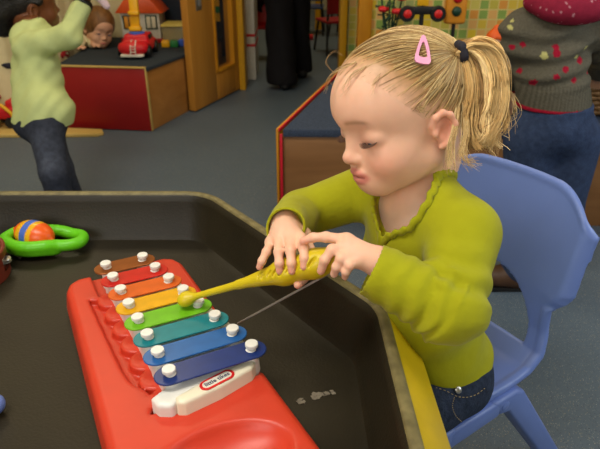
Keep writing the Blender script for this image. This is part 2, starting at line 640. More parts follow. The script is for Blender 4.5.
def relax(V, F, n=1, lam=0.5):
    for _ in range(n):
        acc = np.zeros_like(V)
        cn = np.zeros(len(V))
        for a, b in ((0, 1), (1, 2), (2, 3), (3, 0)):
            for p, q in ((a, b), (b, a)):
                for ax in range(3):
                    acc[:, ax] += np.bincount(F[:, p], weights=V[F[:, q], ax], minlength=len(V))
                cn += np.bincount(F[:, p], minlength=len(V))
        V = V + lam * (acc / np.maximum(cn, 1)[:, None] - V)
    return V


def bounds(prims, pad=0.01):
    lo = np.min([p.c - p.r for p in prims if p.op == 'add' and p.r < 10], 0) - pad
    hi = np.max([p.c + p.r for p in prims if p.op == 'add' and p.r < 10], 0) + pad
    return lo, hi


def sdf_mesh(prims, h, lo=None, hi=None, sm=1):
    if lo is None: lo, hi = bounds(prims)
    F, lo = sdf_grid(prims, lo, hi, h)
    V, Q = nets(F, lo, h)
    return relax(V, Q, sm), Q


def solid(name, prims, h, m, parent=None, sm=1, colfn=None, disp=None, lo=None, hi=None, origin=None):
    V, Q = sdf_mesh(prims, h, lo, hi, sm)
    if disp is not None:
        V = V + disp(V)
    cols = colfn(V) if colfn is not None else None
    return from_np(name, V, Q, m, parent, cols, origin=origin)


def strands_np(paths, rad, n=3):
    """paths (N, K, 3), rad (N, K): vertices and quads of thin tubes."""
    P = np.asarray(paths, float)
    N, K, _ = P.shape
    T = np.gradient(P, axis=1)
    T /= np.linalg.norm(T, axis=2, keepdims=True) + 1e-9
    ref = np.where(np.abs(T[..., 2:3]) < 0.9, np.array([0, 0, 1.0]), np.array([1.0, 0, 0]))
    A = np.cross(T, ref)
    A /= np.linalg.norm(A, axis=2, keepdims=True) + 1e-9
    B = np.cross(T, A)
    th = 2 * np.pi * np.arange(n) / n
    V = P[:, :, None, :] + rad[:, :, None, None] * (A[:, :, None, :] * np.cos(th)[None, None, :, None] + B[:, :, None, :] * np.sin(th)[None, None, :, None])
    i = np.arange(N)[:, None, None] * K * n
    k = np.arange(K - 1)[None, :, None] * n
    a = np.arange(n)[None, None, :]
    b = (a + 1) % n
    Q = np.stack([i + k + a, i + k + b, i + k + n + b, i + k + n + a], -1).reshape(-1, 4)
    return V.reshape(-1, 3), Q


def smooth_path(P, K):
    P = np.asarray(P)
    n = len(P)
    t = np.linspace(0, n - 1, K)
    out = []
    for q in t:
        i = min(int(q), n - 2)
        u = q - i
        p0, p1, p2, p3 = P[max(i - 1, 0)], P[i], P[i + 1], P[min(i + 2, n - 1)]
        out.append(0.5 * ((2 * p1) + (-p0 + p2) * u + (2 * p0 - 5 * p1 + 4 * p2 - p3) * u * u + (-p0 + 3 * p1 - 3 * p2 + p3) * u ** 3))
    return np.array(out)


smooth_np = smooth_path


def at(px, py, d):
    """the point at depth d (metres along the view axis) on the sight line of a pixel of the photograph's frame"""
    u, v = (px - 300.0) / FPX, (224.5 - py) / FPX
    return np.array([u * d, d * (math.cos(CAM_PITCH) + math.sin(CAM_PITCH) * v), CAM_H + d * (-math.sin(CAM_PITCH) + math.cos(CAM_PITCH) * v)])


def on_z(px, py, z):
    u, v = (px - 300.0) / FPX, (224.5 - py) / FPX
    return at(px, py, (z - CAM_H) / (-math.sin(CAM_PITCH) + math.cos(CAM_PITCH) * v))


def on_y(px, py, y):
    v = (224.5 - py) / FPX
    return at(px, py, y / (math.cos(CAM_PITCH) + math.sin(CAM_PITCH) * v))


# ------------------------------------------------------------------ the setting
def struct(o):
    o['kind'] = 'structure'
    return o


struct(box('floor', (0, 3.1, -0.05), (5.4, 9.9, 0.1), M['floor'], bevel=0))
struct(box('ceiling', (0, 3.1, 2.65), (5.4, 9.9, 0.1), M['ceiling'], bevel=0))
struct(box('wall_left', (-2.65, 3.1, 1.3), (0.1, 9.9, 2.6), M['plain_wall'], bevel=0))
struct(box('wall_right', (2.65, 3.1, 1.3), (0.1, 9.9, 2.6), M['plain_wall'], bevel=0))
struct(box('wall_front', (0, -1.85, 1.3), (5.2, 0.1, 2.6), M['plain_wall'], bevel=0))
struct(box('wall_far', (0, 8.05, 1.3), (5.2, 0.1, 2.6), M['plain_wall'], bevel=0))
struct(box('wall_back_left', (-1.51, 3.95, 1.3), (2.18, 0.1, 2.6), M['cream_wall'], bevel=0))
struct(box('wall_back_right', (1.445, 3.95, 1.3), (2.31, 0.1, 2.6), M['mosaic'], bevel=0))
struct(box('wall_over_doorway', (-0.065, 3.95, 2.33), (0.71, 0.1, 0.54), M['cream_wall'], bevel=0))
struct(box('wall_mosaic', (1.46, 3.05, 1.3), (2.28, 0.1, 2.6), M['mosaic'], bevel=0))
struct(box('trim_post', (0.312, 2.965, 1.3), (0.064, 0.07, 2.6), M['jamb_wood'], bevel=0.004))
struct(box('trim_jamb_left', (-0.374, 3.90, 1.03), (0.04, 0.20, 2.06), M['yellow_paint'], bevel=0.004))
struct(box('trim_jamb_right', (0.275, 3.93, 1.03), (0.045, 0.16, 2.06), M['yellow_paint'], bevel=0.004))
struct(box('trim_jamb_top', (-0.065, 3.93, 2.075), (0.75, 0.16, 0.05), M['yellow_paint'], bevel=0.004))
struct(box('window_1', (-0.9, -1.79, 1.5), (1.7, 0.03, 1.2), M['toy_white'], bevel=0.004))
struct(box('window_2', (2.585, 0.55, 1.35), (0.03, 1.6, 1.2), M['toy_white'], bevel=0.004))

# the open door: hinge at the left jamb, free edge towards the photographer
hinge, free = Vector((-0.402, 3.845, 0)), Vector((-0.618, 3.29, 0))
dv = (free - hinge)
dl = dv.length
du = dv.normalized()
dn = Vector((du.y, -du.x, 0))
if dn.y > 0: dn = -dn
drot = Matrix((du, dn, Vector((0, 0, 1)))).transposed()
dc = (hinge + free) / 2
bm = bmesh.new()
w0, w1, z0, z1 = 0.085, 0.33, 0.17, 1.75   # opening of the vision panel, measured from the hinge


def dbox(bm, u0, u1, za, zb, th=0.042, off=0.0, bev=0.003):
    c = hinge + du * ((u0 + u1) / 2) + dn * off + Vector((0, 0, (za + zb) / 2))
    bm_box(bm, c, (u1 - u0, th, zb - za), drot, bev)


dbox(bm, 0, w0, 0.008, 2.03)
dbox(bm, w1, dl, 0.008, 2.03)
dbox(bm, w0, w1, 0.008, z0)
dbox(bm, w0, w1, z1, 2.03)
door = struct(from_bm('door_1', bm, M['door_wood'], smooth=R(40)))
bm = bmesh.new()
for a, b, c, d in ((w0, w0 + 0.02, z0, z1), (w1 - 0.02, w1, z0, z1), (w0, w1, z0, z0 + 0.02), (w0, w1, z1 - 0.02, z1)):
    dbox(bm, a, b, c, d, th=0.06)
struct(from_bm('vision_frame', bm, M['jamb_wood'], door, smooth=R(40)))
bm = bmesh.new()
dbox(bm, w0 + 0.01, w1 - 0.01, z0 + 0.01, z1 - 0.01, th=0.006, bev=0)
struct(from_bm('glass_pane', bm, mat_glass('door_glass', (0.06, 0.06, 0.07), 0.22), door))
bm = bmesh.new()
dbox(bm, dl - 0.145, dl - 0.085, 0.545, 0.80, th=0.004, off=0.023, bev=0.001)
dbox(bm, dl - 0.122, dl - 0.108, 0.565, 0.78, th=0.02, off=0.03, bev=0.004)
struct(from_bm('finger_plate', bm, M['metal'], door, smooth=R(40)))

# ceiling lamps, one added above the blue chair (their light is set at the top)
for i, (x, y) in enumerate(((-0.75, 0.15), (1.35, 0.25), (0.9, 2.3), (-1.2, 2.6), (0.0, 5.6))):
    lm = M.get('lamp_diffuser')
    if lm is None:
        lm = M['lamp_diffuser'] = mat('lamp_diffuser', rgb(245, 242, 232), rough=0.5)
        lm.node_tree.nodes['Principled BSDF'].inputs['Emission Color'].default_value = (1, 0.95, 0.85, 1)
        lm.node_tree.nodes['Principled BSDF'].inputs['Emission Strength'].default_value = 1.2
    t = empty('ceiling_light', (x, y, 2.54))
    tag(t, ['square white ceiling lamp above the play tray', 'added square white ceiling lamp brightening the blue chair', 'square white ceiling lamp above the carpeted bench',
            'square white ceiling lamp above the red storage box', 'square white ceiling lamp in the room past the door'][i], 'ceiling lamp', 'ceiling lamps')
    box('lamp_frame', (x, y, 2.58), (1.26, 0.66, 0.04), M['toy_white'], t)
    box('diffuser', (x, y, 2.555), (1.18, 0.58, 0.012), lm, t, bevel=0.003)

# ------------------------------------------------------------------ red fronted storage box on the left
BOXT = 0.329
bx = empty('storage_box', (-0.98, 3.4, 0))
tag(bx, 'low storage box with red front panel, wooden side and dark carpet top', 'storage box')
foot = [(-1.235, 3.000), (-0.772, 2.948), (-0.640, 3.33), (-0.50, 3.84), (-1.25, 3.84)]
prism('body', foot, (1, 0, 0), (0, 1, 0), (0, 0, 1), (0, 0, 0), BOXT - 0.0225, M['box_wood'], bx, 0.004)
top = [(-1.240, 2.990), (-0.765, 2.936), (-0.630, 3.325), (-0.49, 3.845), (-1.252, 3.845)]
prism('carpet_top', top, (1, 0, 0), (0, 1, 0), (0, 0, 1), (0, 0, BOXT - 0.022), 0.022, M['carpet'], bx, 0.006)
fa, fb = Vector((-1.235, 2.998, 0)), Vector((-0.772, 2.946, 0))
fu = (fb - fa).normalized()
fn = Vector((fu.y, -fu.x, 0))
L = (fb - fa).length
prism('front_panel', [(0.0, 0.004), (L, 0.004), (L, BOXT - 0.006), (0.0, BOXT - 0.006)], fu, (0, 0, 1), fn, fa, 0.014, M['red_panel'], bx, 0.003)['label'] = 'red front panel'
bm = bmesh.new()
rt = Matrix((fu, fn, Vector((0, 0, 1)))).transposed()
bm_box(bm, fa + fu * L / 2 + fn * 0.008 + Vector((0, 0, BOXT - 0.001)), (L + 0.008, 0.022, 0.007), rt, 0.002)
bm_box(bm, fa + fu * (L + 0.003) + fn * 0.006 + Vector((0, 0, BOXT / 2)), (0.006, 0.022, BOXT - 0.006), rt, 0.002)
from_bm('edge_trim', bm, M['pale_wood'], bx, smooth=R(40))

# ------------------------------------------------------------------ carpet topped bench on the right
bn = empty('bench', (0.9, 2.4, 0))
tag(bn, 'long low wooden bench with blue carpet top and red edge strip behind the girl', 'bench')
prism('body', [(-0.068, 1.885), (2.0, 1.825), (2.0, 2.92), (0.238, 2.92)], (1, 0, 0), (0, 1, 0), (0, 0, 1), (0, 0, 0), 0.322, M['bench_wood'], bn, 0.003)
prism('carpet_top', [(-0.059, 1.872), (2.0, 1.812), (2.0, 2.92), (0.247, 2.92)], (1, 0, 0), (0, 1, 0), (0, 0, 1), (0, 0, 0.323), 0.029, M['carpet_dark'], bn, 0.007)
sa, sb = Vector((-0.077, 1.870, 0)), Vector((0.230, 2.92, 0))
su = (sb - sa).normalized()
sn = Vector((-su.y, su.x, 0))
SL = (sb - sa).length
srot = Matrix((su, sn, Vector((0, 0, 1)))).transposed()
box('side_panel', sa + su * SL / 2 - sn * 0.0 + Vector((0, 0, 0.176)), (SL, 0.009, 0.356), M['jamb_wood'], bn, srot, 0.003)
bm = bmesh.new()
bm_box(bm, sa + su * SL / 2 - sn * 0.0068 + Vector((0, 0, 0.349)), (SL, 0.0046, 0.012), srot, 0.002)
bm_box(bm, sa - sn * 0.010 + Vector((0.004, 0.004, 0.168)), (0.007, 0.010, 0.336), srot, 0.002)
from_bm('red_strip', bm, M['red_strip'], bn, smooth=R(40))['label'] = 'red edge strip'

# ------------------------------------------------------------------ printed cream curtain on the left
path = [Vector((-2.4, 3.13)), Vector((-1.37, 3.13)), Vector((-1.345, 3.2)), Vector((-1.345, 3.80)), Vector((-1.32, 3.868)), Vector((-1.02, 3.868))]
cum = [0]
for a, b in zip(path, path[1:]): cum.append(cum[-1] + (b - a).length)


def curtain_pt(s, z, off=0.0):
    s = min(max(s, 0), cum[-1] - 1e-6)
    i = max(k for k in range(len(cum) - 1) if cum[k] <= s)
    a, b = path[i], path[i + 1]
    t = (s - cum[i]) / (cum[i + 1] - cum[i])
    p = a.lerp(b, t)
    d = (b - a).normalized()
    n = Vector((d.y, -d.x))
    w = 0.012 * math.sin(s * 34 + 1.2 * math.sin(z * 2)) + 0.006 * math.sin(s * 71 + z * 3) + off
    return Vector((p.x + n.x * w, p.y + n.y * w, z))


bm = bmesh.new()
ns, nz = 150, 24
g = [[bm.verts.new(curtain_pt(cum[-1] * i / ns, 0.02 + 2.2 * j / nz)) for j in range(nz + 1)] for i in range(ns + 1)]
for i in range(ns):
    for j in range(nz): bm.faces.new((g[i][j], g[i + 1][j], g[i + 1][j + 1], g[i][j + 1]))
car = [(-.5, -.2), (-.36, -.2), (-.3, -.32), (-.18, -.32), (-.12, -.2), (.14, -.2), (.2, -.32), (.32, -.32), (.38, -.2), (.5, -.18), (.5, .02), (.3, .08), (.18, .3), (-.22, .3), (-.34, .08), (-.5, .02)]
blob = [(0.45 * math.cos(t) * (1 + 0.25 * math.sin(3 * t)), 0.28 * math.sin(t) * (1 + 0.2 * math.cos(2 * t))) for t in np.linspace(0, 2 * math.pi, 14, endpoint=False)]
prints = []
row = 0
for z in np.arange(0.14, 2.1, 0.17):
    for k, s in enumerate(np.arange(0.1 + 0.11 * (row % 2), cum[-1] - 0.05, 0.22)):
        prints.append((s + random.uniform(-.02, .02), z + random.uniform(-.02, .02), (k + row) % 3))
    row += 1
for s, z, kind in prints:
    sh = car if kind != 1 else blob
    sc = 0.085 if kind != 1 else 0.07
    q = [bm.verts.new(curtain_pt(s + u * sc, z + v * sc, 0.003)) for u, v in sh]
    c = bm.verts.new(curtain_pt(s, z, 0.003))
    for a, b in zip(q, q[1:] + q[:1]):
        f = bm.faces.new((a, b, c))
        f.material_index = 1 if kind != 1 else 2
me = bpy.data.meshes.new('curtain')
bm.to_mesh(me)
bm.free()
me.polygons.foreach_set('use_smooth', [True] * len(me.polygons))
cu = link_mesh('curtain', me, [M['cream_cloth'], mat('print_red', rgb(160, 30, 34), rough=0.9), mat('print_dark', rgb(44, 44, 56), rough=0.9)])
sd = cu.modifiers.new('thickness', 'SOLIDIFY')
sd.thickness = 0.002
sd.offset = -1
tag(cu, 'cream curtain printed with red cars and dark shapes behind the boy', 'curtain')

# ------------------------------------------------------------------ pale board on the floor
bd = prism('floor_board', [(-1.03, 2.845), (-1.005, 2.872), (-1.03, 2.925), (-1.27, 2.955), (-1.27, 3.06), (-2.1, 3.08), (-2.1, 2.82), (-1.2, 2.835)],
           (1, 0, 0), (0, 1, 0), (0, 0, 1), (0, 0, 0), 0.018, M['pale_wood'], None, 0.004)
tag(bd, 'pale wooden board lying on the floor along the red fronted box', 'board')


# ------------------------------------------------------------------ background toys on the left
def wheel(name, c, r, w, axis, parent, hub=None):
    lathe(name, Vector(c) - Vector(axis).normalized() * w / 2, [(r * 0.6, 0), (r * 0.92, 0), (r, w * 0.2), (r, w * 0.8), (r * 0.92, w), (r * 0.6, w)], M['toy_black'], parent, axis, 20)


# toy fire engine, nose to the photographer
FS = 0.93   # overall size of the fire engine
fx, fy, fz = -0.880, 3.27, BOXT + 0.001
fe = empty('toy_fire_engine', (fx, fy, fz))
tag(fe, 'red toy fire engine with raised yellow ladder arm on the carpeted box', 'toy vehicle')
pr = [rbox((fx, fy, fz + 0.055), (0.17, 0.26, 0.06), None, 0.025), ell((fx, fy - 0.12, fz + 0.055), (0.078, 0.05, 0.045), None, 0.02),
      rbox((fx, fy + 0.02, fz + 0.095), (0.14, 0.15, 0.05), None, 0.02, 0.02)]
for s in (-1, 1):
    for yy in (-0.085, 0.085):
        pr.append(cap((fx + s * 0.06, fy + yy, fz + 0.03), (fx + s * 0.12, fy + yy, fz + 0.03), 0.04, 0.04, 0.004, 'sub'))
solid('body', pr, 0.004, M['toy_red'], fe)
for s in (-1, 1):
    for yy in (-0.085, 0.085):
        wheel('wheel', (fx + s * 0.078, fy + yy, fz + 0.033), 0.033, 0.026, (1, 0, 0), fe)
lathe('turntable', (fx, fy + 0.0, fz + 0.112), [(0.045, 0), (0.045, 0.014), (0.03, 0.02)], M['toy_blue'], fe)
bm = bmesh.new()
bm_box(bm, (fx - 0.004, fy + 0.02, fz + 0.245), (0.05, 0.03, 0.25), rotm(0, R(-6)), 0.006)
bm_box(bm, (fx - 0.004, fy + 0.005, fz + 0.23), (0.062, 0.045, 0.022), rotm(0, R(-6)), 0.005)
bm_box(bm, (fx - 0.004, fy + 0.00, fz + 0.145), (0.066, 0.05, 0.026), rotm(0, R(-6)), 0.006)
from_bm('ladder_arm', bm, M['toy_yellow'], fe, smooth=R(40))
bm = bmesh.new()
for s in (-1, 1):
    bm_tube(bm, [(fx + 0.012 + s * 0.014, fy - 0.176, fz + 0.03), (fx + 0.012 + s * 0.013, fy - 0.168, fz + 0.072), (fx + 0.012 + s * 0.012, fy - 0.13, fz + 0.103)], 0.0028, 6)
for q in (0.25, 0.5, 0.75):
    z = fz + 0.03 + 0.06 * q
    bm_tube(bm, [(fx - 0.003, fy - 0.174, z), (fx + 0.027, fy - 0.174, z)], 0.0024, 6)
from_bm('front_ladder', bm, M['toy_white'], fe, smooth=R(50))
box('bumper', (fx, fy - 0.15, fz + 0.022), (0.13, 0.035, 0.016), M['toy_white'], fe, bevel=0.006)
for s in (-1, 1):
    box('side_window', (fx + s * 0.069, fy + 0.02, fz + 0.1), (0.008, 0.08, 0.026), M['toy_black'], fe, bevel=0.003)

for ch in fe.children:
    ch.location = Vector(ch.location) * FS
    ch.scale = (FS, FS, FS)
# toy house behind the fire engine
hx, hy, hz = -0.950, 3.72, BOXT + 0.001
th = empty('toy_house', (hx, hy, hz))
tag(th, 'cream toy house with orange roof standing behind the red fire engine', 'toy house')
box('walls', (hx, hy, hz + 0.085), (0.23, 0.17, 0.17), M['toy_white'], th, bevel=0.004)
prism('roof', [(-0.14, 0), (0.14, 0), (0.07, 0.085), (-0.07, 0.085)], (1, 0, 0), (0, 0, 1), (0, 1, 0), (hx, hy - 0.105, hz + 0.17), 0.21, M['orange_roof'], th, 0.004)
box('base_band', (hx, hy, hz + 0.012), (0.25, 0.19, 0.024), M['red_panel'], th, bevel=0.003)
for s in (-1, 1):
    wf = box('window', (hx + s * 0.066, hy - 0.087, hz + 0.118), (0.07, 0.008, 0.080), M['dark_green'], th, bevel=0.002)
    bm = bmesh.new()
    for q in (-1, 1):
        bm_box(bm, (hx + s * 0.066 + q * 0.015, hy - 0.092, hz + 0.118), (0.023, 0.004, 0.066), None, 0.001)
    from_bm('curtain_pane', bm, M['cream_plastic'] if s > 0 else M['orange_sign'], wf, smooth=R(40))

# clear bin and small toys at the back of the box
bxx, byy, bz = -0.722, 3.62, BOXT + 0.001
cb = empty('clear_bin', (bxx, byy, bz))
tag(cb, 'clear plastic bin with pale yellow lid at the back of the carpeted box', 'bin')
bm = bmesh.new()
for c, s in (((0, -0.08, 0.0525), (0.16, 0.004, 0.105)), ((0, 0.08, 0.0525), (0.16, 0.004, 0.105)), ((-0.08, 0, 0.0525), (0.004, 0.164, 0.105)), ((0.08, 0, 0.0525), (0.004, 0.164, 0.105)), ((0, 0, 0.003), (0.16, 0.16, 0.005))):
    bm_box(bm, (bxx + c[0], byy + c[1], bz + c[2]), s, None, 0.001)
from_bm('tub', bm, mat_glass('clear_plastic', rgb(190, 176, 130), 0.42, 0.25), cb, smooth=R(40))
box('lid', (bxx, byy, bz + 0.111), (0.178, 0.18, 0.012), mat('lid_plastic', rgb(206, 186, 96), rough=0.4), cb, bevel=0.004)
for nm, c, m_, lab in (('toy_brick', on_z(166, 47, BOXT), 'toy_yellow', 'yellow toy brick lying before the clear bin'),
                       ('toy_brick', on_z(174.5, 47, BOXT), 'toy_green', 'green toy brick between the yellow and blue bricks'),
                       ('toy_brick', on_z(183, 46, BOXT), 'toy_blue', 'blue toy brick nearest the open door')):
    t = empty(nm, (c[0], c[1], BOXT))
    tag(t, lab, 'toy brick', 'toy bricks on the carpeted box')
    box('block', (c[0], c[1], BOXT + 0.018), (0.045, 0.045, 0.034), M[m_], t, rotm(random.uniform(0, 1)), 0.004)
    for q in (-1, 1): lathe('stud', (c[0] + q * 0.009, c[1], BOXT + 0.034), [(0.007, 0), (0.007, 0.006), (0.005, 0.007)], M[m_], t, n=12)

# red and yellow toy loader on the pale board at the left edge
lx, ly, lz = -1.545, 2.985, 0.0185
ld = empty('toy_loader', (lx, ly, lz))
tag(ld, 'red and yellow toy loader on the pale board behind the boy', 'toy vehicle')
solid('body', [rbox((lx, ly, lz + 0.07), (0.14, 0.09, 0.06), None, 0.02), rbox((lx + 0.05, ly, lz + 0.11), (0.05, 0.08, 0.06), None, 0.015, 0.02)], 0.004, M['toy_red'], ld)
tube('loader_arm', [(lx + 0.075, ly - 0.052, lz + 0.03), (lx + 0.06, ly - 0.055, lz + 0.08), (lx + 0.02, ly - 0.055, lz + 0.12), (lx - 0.04, ly - 0.05, lz + 0.14)], 0.009, M['toy_yellow'], ld)
solid('bucket', [rbox((lx - 0.10, ly, lz + 0.12), (0.08, 0.09, 0.07), None, 0.015), rbox((lx - 0.12, ly, lz + 0.135), (0.07, 0.07, 0.06), None, 0.01, 0.004, 'sub')], 0.004, M['toy_yellow'], ld)
for s in (-1, 1):
    for xx in (-0.04, 0.045):
        wheel('wheel', (lx + xx, ly + s * 0.052, lz + 0.028), 0.028, 0.02, (0, 1, 0), ld)

# ------------------------------------------------------------------ background toys on the bench
BZ = 0.3525
# toy traffic light
tx, ty = 0.690, 2.74
tl = empty('toy_traffic_light', (tx, ty, BZ))
tag(tl, 'toy traffic light in an orange case standing on the bench', 'toy traffic light')
lathe('base', (tx, ty, BZ), [(0.06, 0), (0.06, 0.012), (0.03, 0.02), (0.012, 0.026)], M['toy_black'], tl)
tube('pole', [(tx, ty, BZ + 0.02), (tx, ty, BZ + 0.215)], 0.009, M['toy_black'], tl)
box('case', (tx, ty, BZ + 0.305), (0.094, 0.05, 0.185), M['orange_sign'], tl, bevel=0.014, seg=3)
for k, m_ in enumerate(('toy_green', 'toy_red', 'orange')):
    lathe('lamp_lens', (tx, ty - 0.024, BZ + 0.268 + 0.055 * k), [(0.021, 0), (0.021, 0.006), (0.016, 0.012), (0.006, 0.015)], M[m_ if k else 'dark_green'], tl, (0, -1, 0))
# toy level crossing signal
rx, ry = 0.535, 2.70
rc = empty('toy_crossing_signal', (rx, ry, BZ))
tag(rc, 'black toy crossing signal with two round red lamps on the bench', 'toy signal')
lathe('base', (rx, ry, BZ), [(0.05, 0), (0.05, 0.012), (0.02, 0.02)], M['toy_black'], rc)
tube('pole', [(rx, ry, BZ + 0.01), (rx, ry, BZ + 0.36)], 0.010, M['toy_black'], rc)
box('cross_bar', (rx, ry - 0.01, BZ + 0.275), (0.13, 0.018, 0.034), M['toy_black'], rc)
for s in (-1, 1):
    d = lathe('lamp_disc', (rx + s * 0.067, ry - 0.008, BZ + 0.262), [(0.034, 0), (0.034, 0.014), (0.03, 0.018)], M['toy_black'], rc, (0, -1, 0))
    lathe('red_lens', (rx + s * 0.067, ry - 0.026, BZ + 0.262), [(0.018, 0), (0.017, 0.004), (0.008, 0.008)], M['badge_red'], d, (0, -1, 0), 16)
box('sign_plate', (rx + 0.0, ry - 0.004, BZ + 0.318), (0.05, 0.012, 0.05), M['toy_yellow'], rc)
# yellow toy with a cream boom beside the ponytail, half behind the girl in the cardigan
yc = on_z(500, 112, BZ)
yt = empty('toy_digger', (yc[0], yc[1], BZ))
tag(yt, 'yellow toy digger with cream boom on the bench behind the ponytail', 'toy vehicle')
box('chassis', (yc[0], yc[1], BZ + 0.022), (0.16, 0.10, 0.024), M['toy_black'], yt, bevel=0.006)
solid('body', [rbox((yc[0] - 0.01, yc[1], BZ + 0.055), (0.13, 0.085, 0.045), None, 0.012), rbox((yc[0] - 0.035, yc[1], BZ + 0.09), (0.06, 0.07, 0.06), None, 0.012, 0.008)], 0.004, M['toy_yellow'], yt)
tube('boom', [(yc[0] + 0.0, yc[1] - 0.03, BZ + 0.07), (yc[0] + 0.045, yc[1] - 0.035, BZ + 0.088), (yc[0] + 0.085, yc[1] - 0.035, BZ + 0.075)], [0.013, 0.012, 0.010], M['cream_plastic'], yt)
for s in (-1, 1):
    for xx in (-0.05, 0.05): wheel('wheel', (yc[0] + xx, yc[1] + s * 0.056, BZ + 0.022), 0.022, 0.018, (0, 1, 0), yt)
# toy figure with orange top
oc = on_y(495, 40, 2.55)
of = empty('toy_figure', (oc[0], oc[1], BZ))
tag(of, 'small toy figure with orange hood on the bench before the mosaic wall', 'toy figure')
hz0 = 0.50
solid('figure_body', [cap((oc[0], oc[1], BZ + 0.05), (oc[0], oc[1], hz0 - 0.01), 0.05, 0.034, 0.01), half((oc[0], oc[1], BZ), (0, 0, -1))], 0.004, M['wicker'], of)
solid('head', [ell((oc[0], oc[1], hz0 + 0.018), (0.03, 0.03, 0.032))], 0.004, M['skin_mid'], of)
solid('hood', [ell((oc[0], oc[1] + 0.006, hz0 + 0.034), (0.038, 0.038, 0.036)), ell((oc[0], oc[1], hz0 + 0.07), (0.012, 0.012, 0.02), None, 0.02), ell((oc[0], oc[1] - 0.032, hz0 + 0.012), (0.022, 0.02, 0.022), None, 0.003, 'sub')], 0.003, M['orange'], of)
# red flowers in a glassy vase, left of the signal
vx, vy = 0.415, 2.80
va = empty('flower_pot', (vx, vy, BZ))
tag(va, 'grey pot of red artificial flowers beside the wooden post', 'flower pot')
lathe('pot', (vx, vy, BZ), [(0.035, 0), (0.05, 0.02), (0.052, 0.11), (0.045, 0.15), (0.05, 0.165)], mat('grey_glaze', rgb(96, 104, 96), rough=0.25), va)
bm = bmesh.new()
heads = [(-0.04, -0.02, 0.27), (0.02, -0.03, 0.262), (0.045, 0.0, 0.315), (-0.01, 0.01, 0.33), (-0.05, 0.01, 0.34), (0.01, -0.01, 0.37)]
for h_ in heads: bm_tube(bm, [(vx, vy, BZ + 0.14), (vx + h_[0] * 0.6, vy + h_[1] * 0.6, BZ + 0.2), (vx + h_[0], vy + h_[1], BZ + h_[2])], 0.004, 6)
for k in range(26):
    a = random.uniform(0, 6.28); rr = random.uniform(0.01, 0.06); zz = BZ + random.uniform(0.17, 0.3)
    bm_box(bm, (vx + rr * math.cos(a), vy + rr * math.sin(a), zz), (0.03, 0.014, 0.002), rotm(a, random.uniform(-.8, .8), random.uniform(-.8, .8)), 0)
from_bm('foliage', bm, M['dark_green'], va, smooth=R(40))
for h_ in heads:
    solid('flower', [ell((vx + h_[0] + 0.012 * math.cos(q), vy + h_[1] + 0.012 * math.sin(q), BZ + h_[2]), (0.014, 0.014, 0.012), None, 0.004) for q in np.arange(0, 6.2, 1.25)], 0.003, M['toy_red'], va)

# wicker basket at the right edge
kx, ky = 1.12, 2.13
wb = empty('wicker_basket', (kx, ky, BZ))
tag(wb, 'brown woven basket on the bench behind the child in the cardigan', 'basket')
bm = bmesh.new()
for j in range(15):
    z = BZ + 0.0155 + j * 0.0172
    sx_, sy_ = 0.16 + j * 0.0012, 0.12 + j * 0.001
    pts = []
    N = 72
    for k in range(N + 1):
        a = 2 * math.pi * k / N
        q = max(abs(math.cos(a)) / sx_, abs(math.sin(a)) / sy_)
        r_ = 1 / ((abs(math.cos(a)) / sx_) ** 6 + (abs(math.sin(a)) / sy_) ** 6) ** (1 / 6)
        r_ += 0.005 * (1 if (k + j) % 2 else -1)
        pts.append((kx + r_ * math.cos(a), ky + r_ * math.sin(a), z))
    bm_tube(bm, pts, 0.0095, 6, caps=False)
from_bm('woven_side', bm, M['wicker'], wb, smooth=R(80))
box('basket_floor', (kx, ky, BZ + 0.006), (0.30, 0.22, 0.01), M['wicker'], wb)

# ------------------------------------------------------------------ the room past the door
def child_chair(x, y, rz, m_, label, group):
    t = empty('child_chair', (x, y, 0))
    tag(t, label, 'chair', group)
    r3 = rotm(rz)
    f = lambda p: Vector((x, y, 0)) + r3 @ Vector(p)
    solid('seat', [rbox(f((0, 0, 0.255)), (0.27, 0.26, 0.024), np.array(r3), 0.010)], 0.006, m_, t)
    solid('backrest', [rbox(f((0, 0.125, 0.42)), (0.27, 0.022, 0.20), np.array(r3), 0.010)], 0.006, m_, t)
    for sx_ in (-1, 1):
        tube('leg', [f((sx_ * 0.115, -0.10, 0.25)), f((sx_ * 0.135, -0.14, 0.0))], 0.010, M['toy_black'], t)
        tube('leg', [f((sx_ * 0.115, 0.12, 0.40)), f((sx_ * 0.118, 0.105, 0.24)), f((sx_ * 0.14, 0.16, 0.0))], 0.010, M['toy_black'], t)
    return t


RC = mat('dark_red_chair_plastic', rgb(150, 20, 30), rough=0.4)
child_chair(0.30, 5.15, R(200), RC, 'dark red child chair nearest the right door jamb', 'chairs in the far room')
child_chair(0.46, 6.0, R(160), RC, 'dark red child chair farther back past the right door jamb', 'chairs in the far room')
child_chair(0.10, 6.1, R(175), mat('navy_chair_plastic', rgb(40, 66, 120), rough=0.4), 'blue child chair beyond the walking adult', 'chairs in the far room')
o = box('toy_crate', (0.08, 5.75, 0.02), (0.09, 0.09, 0.04), M['toy_red'], None, bevel=0.008)
o.location.z = 0.001
tag(o, 'small red toy brick on the floor in front of the blue chair', 'toy brick')
o.name = 'toy_block'
o = tube('yellow_post', [(0.19, 6.35, 0.0), (0.19, 6.35, 0.9)], 0.035, M['toy_yellow'])
tag(o, 'yellow post standing in the far room left of the dark red chairs', 'post')

cpb = empty('cupboard', (-0.365, 4.24, 0))
tag(cpb, 'narrow white cupboard with two red stripes past the door', 'cupboard')
box('body', (-0.365, 4.24, 0.55), (0.12, 0.30, 1.1), M['toy_white'], cpb)
for z in (0.235, 0.30): box('red_stripe', (-0.365, 4.24, z), (0.124, 0.304, 0.018), M['badge_red'], cpb, bevel=0.001)

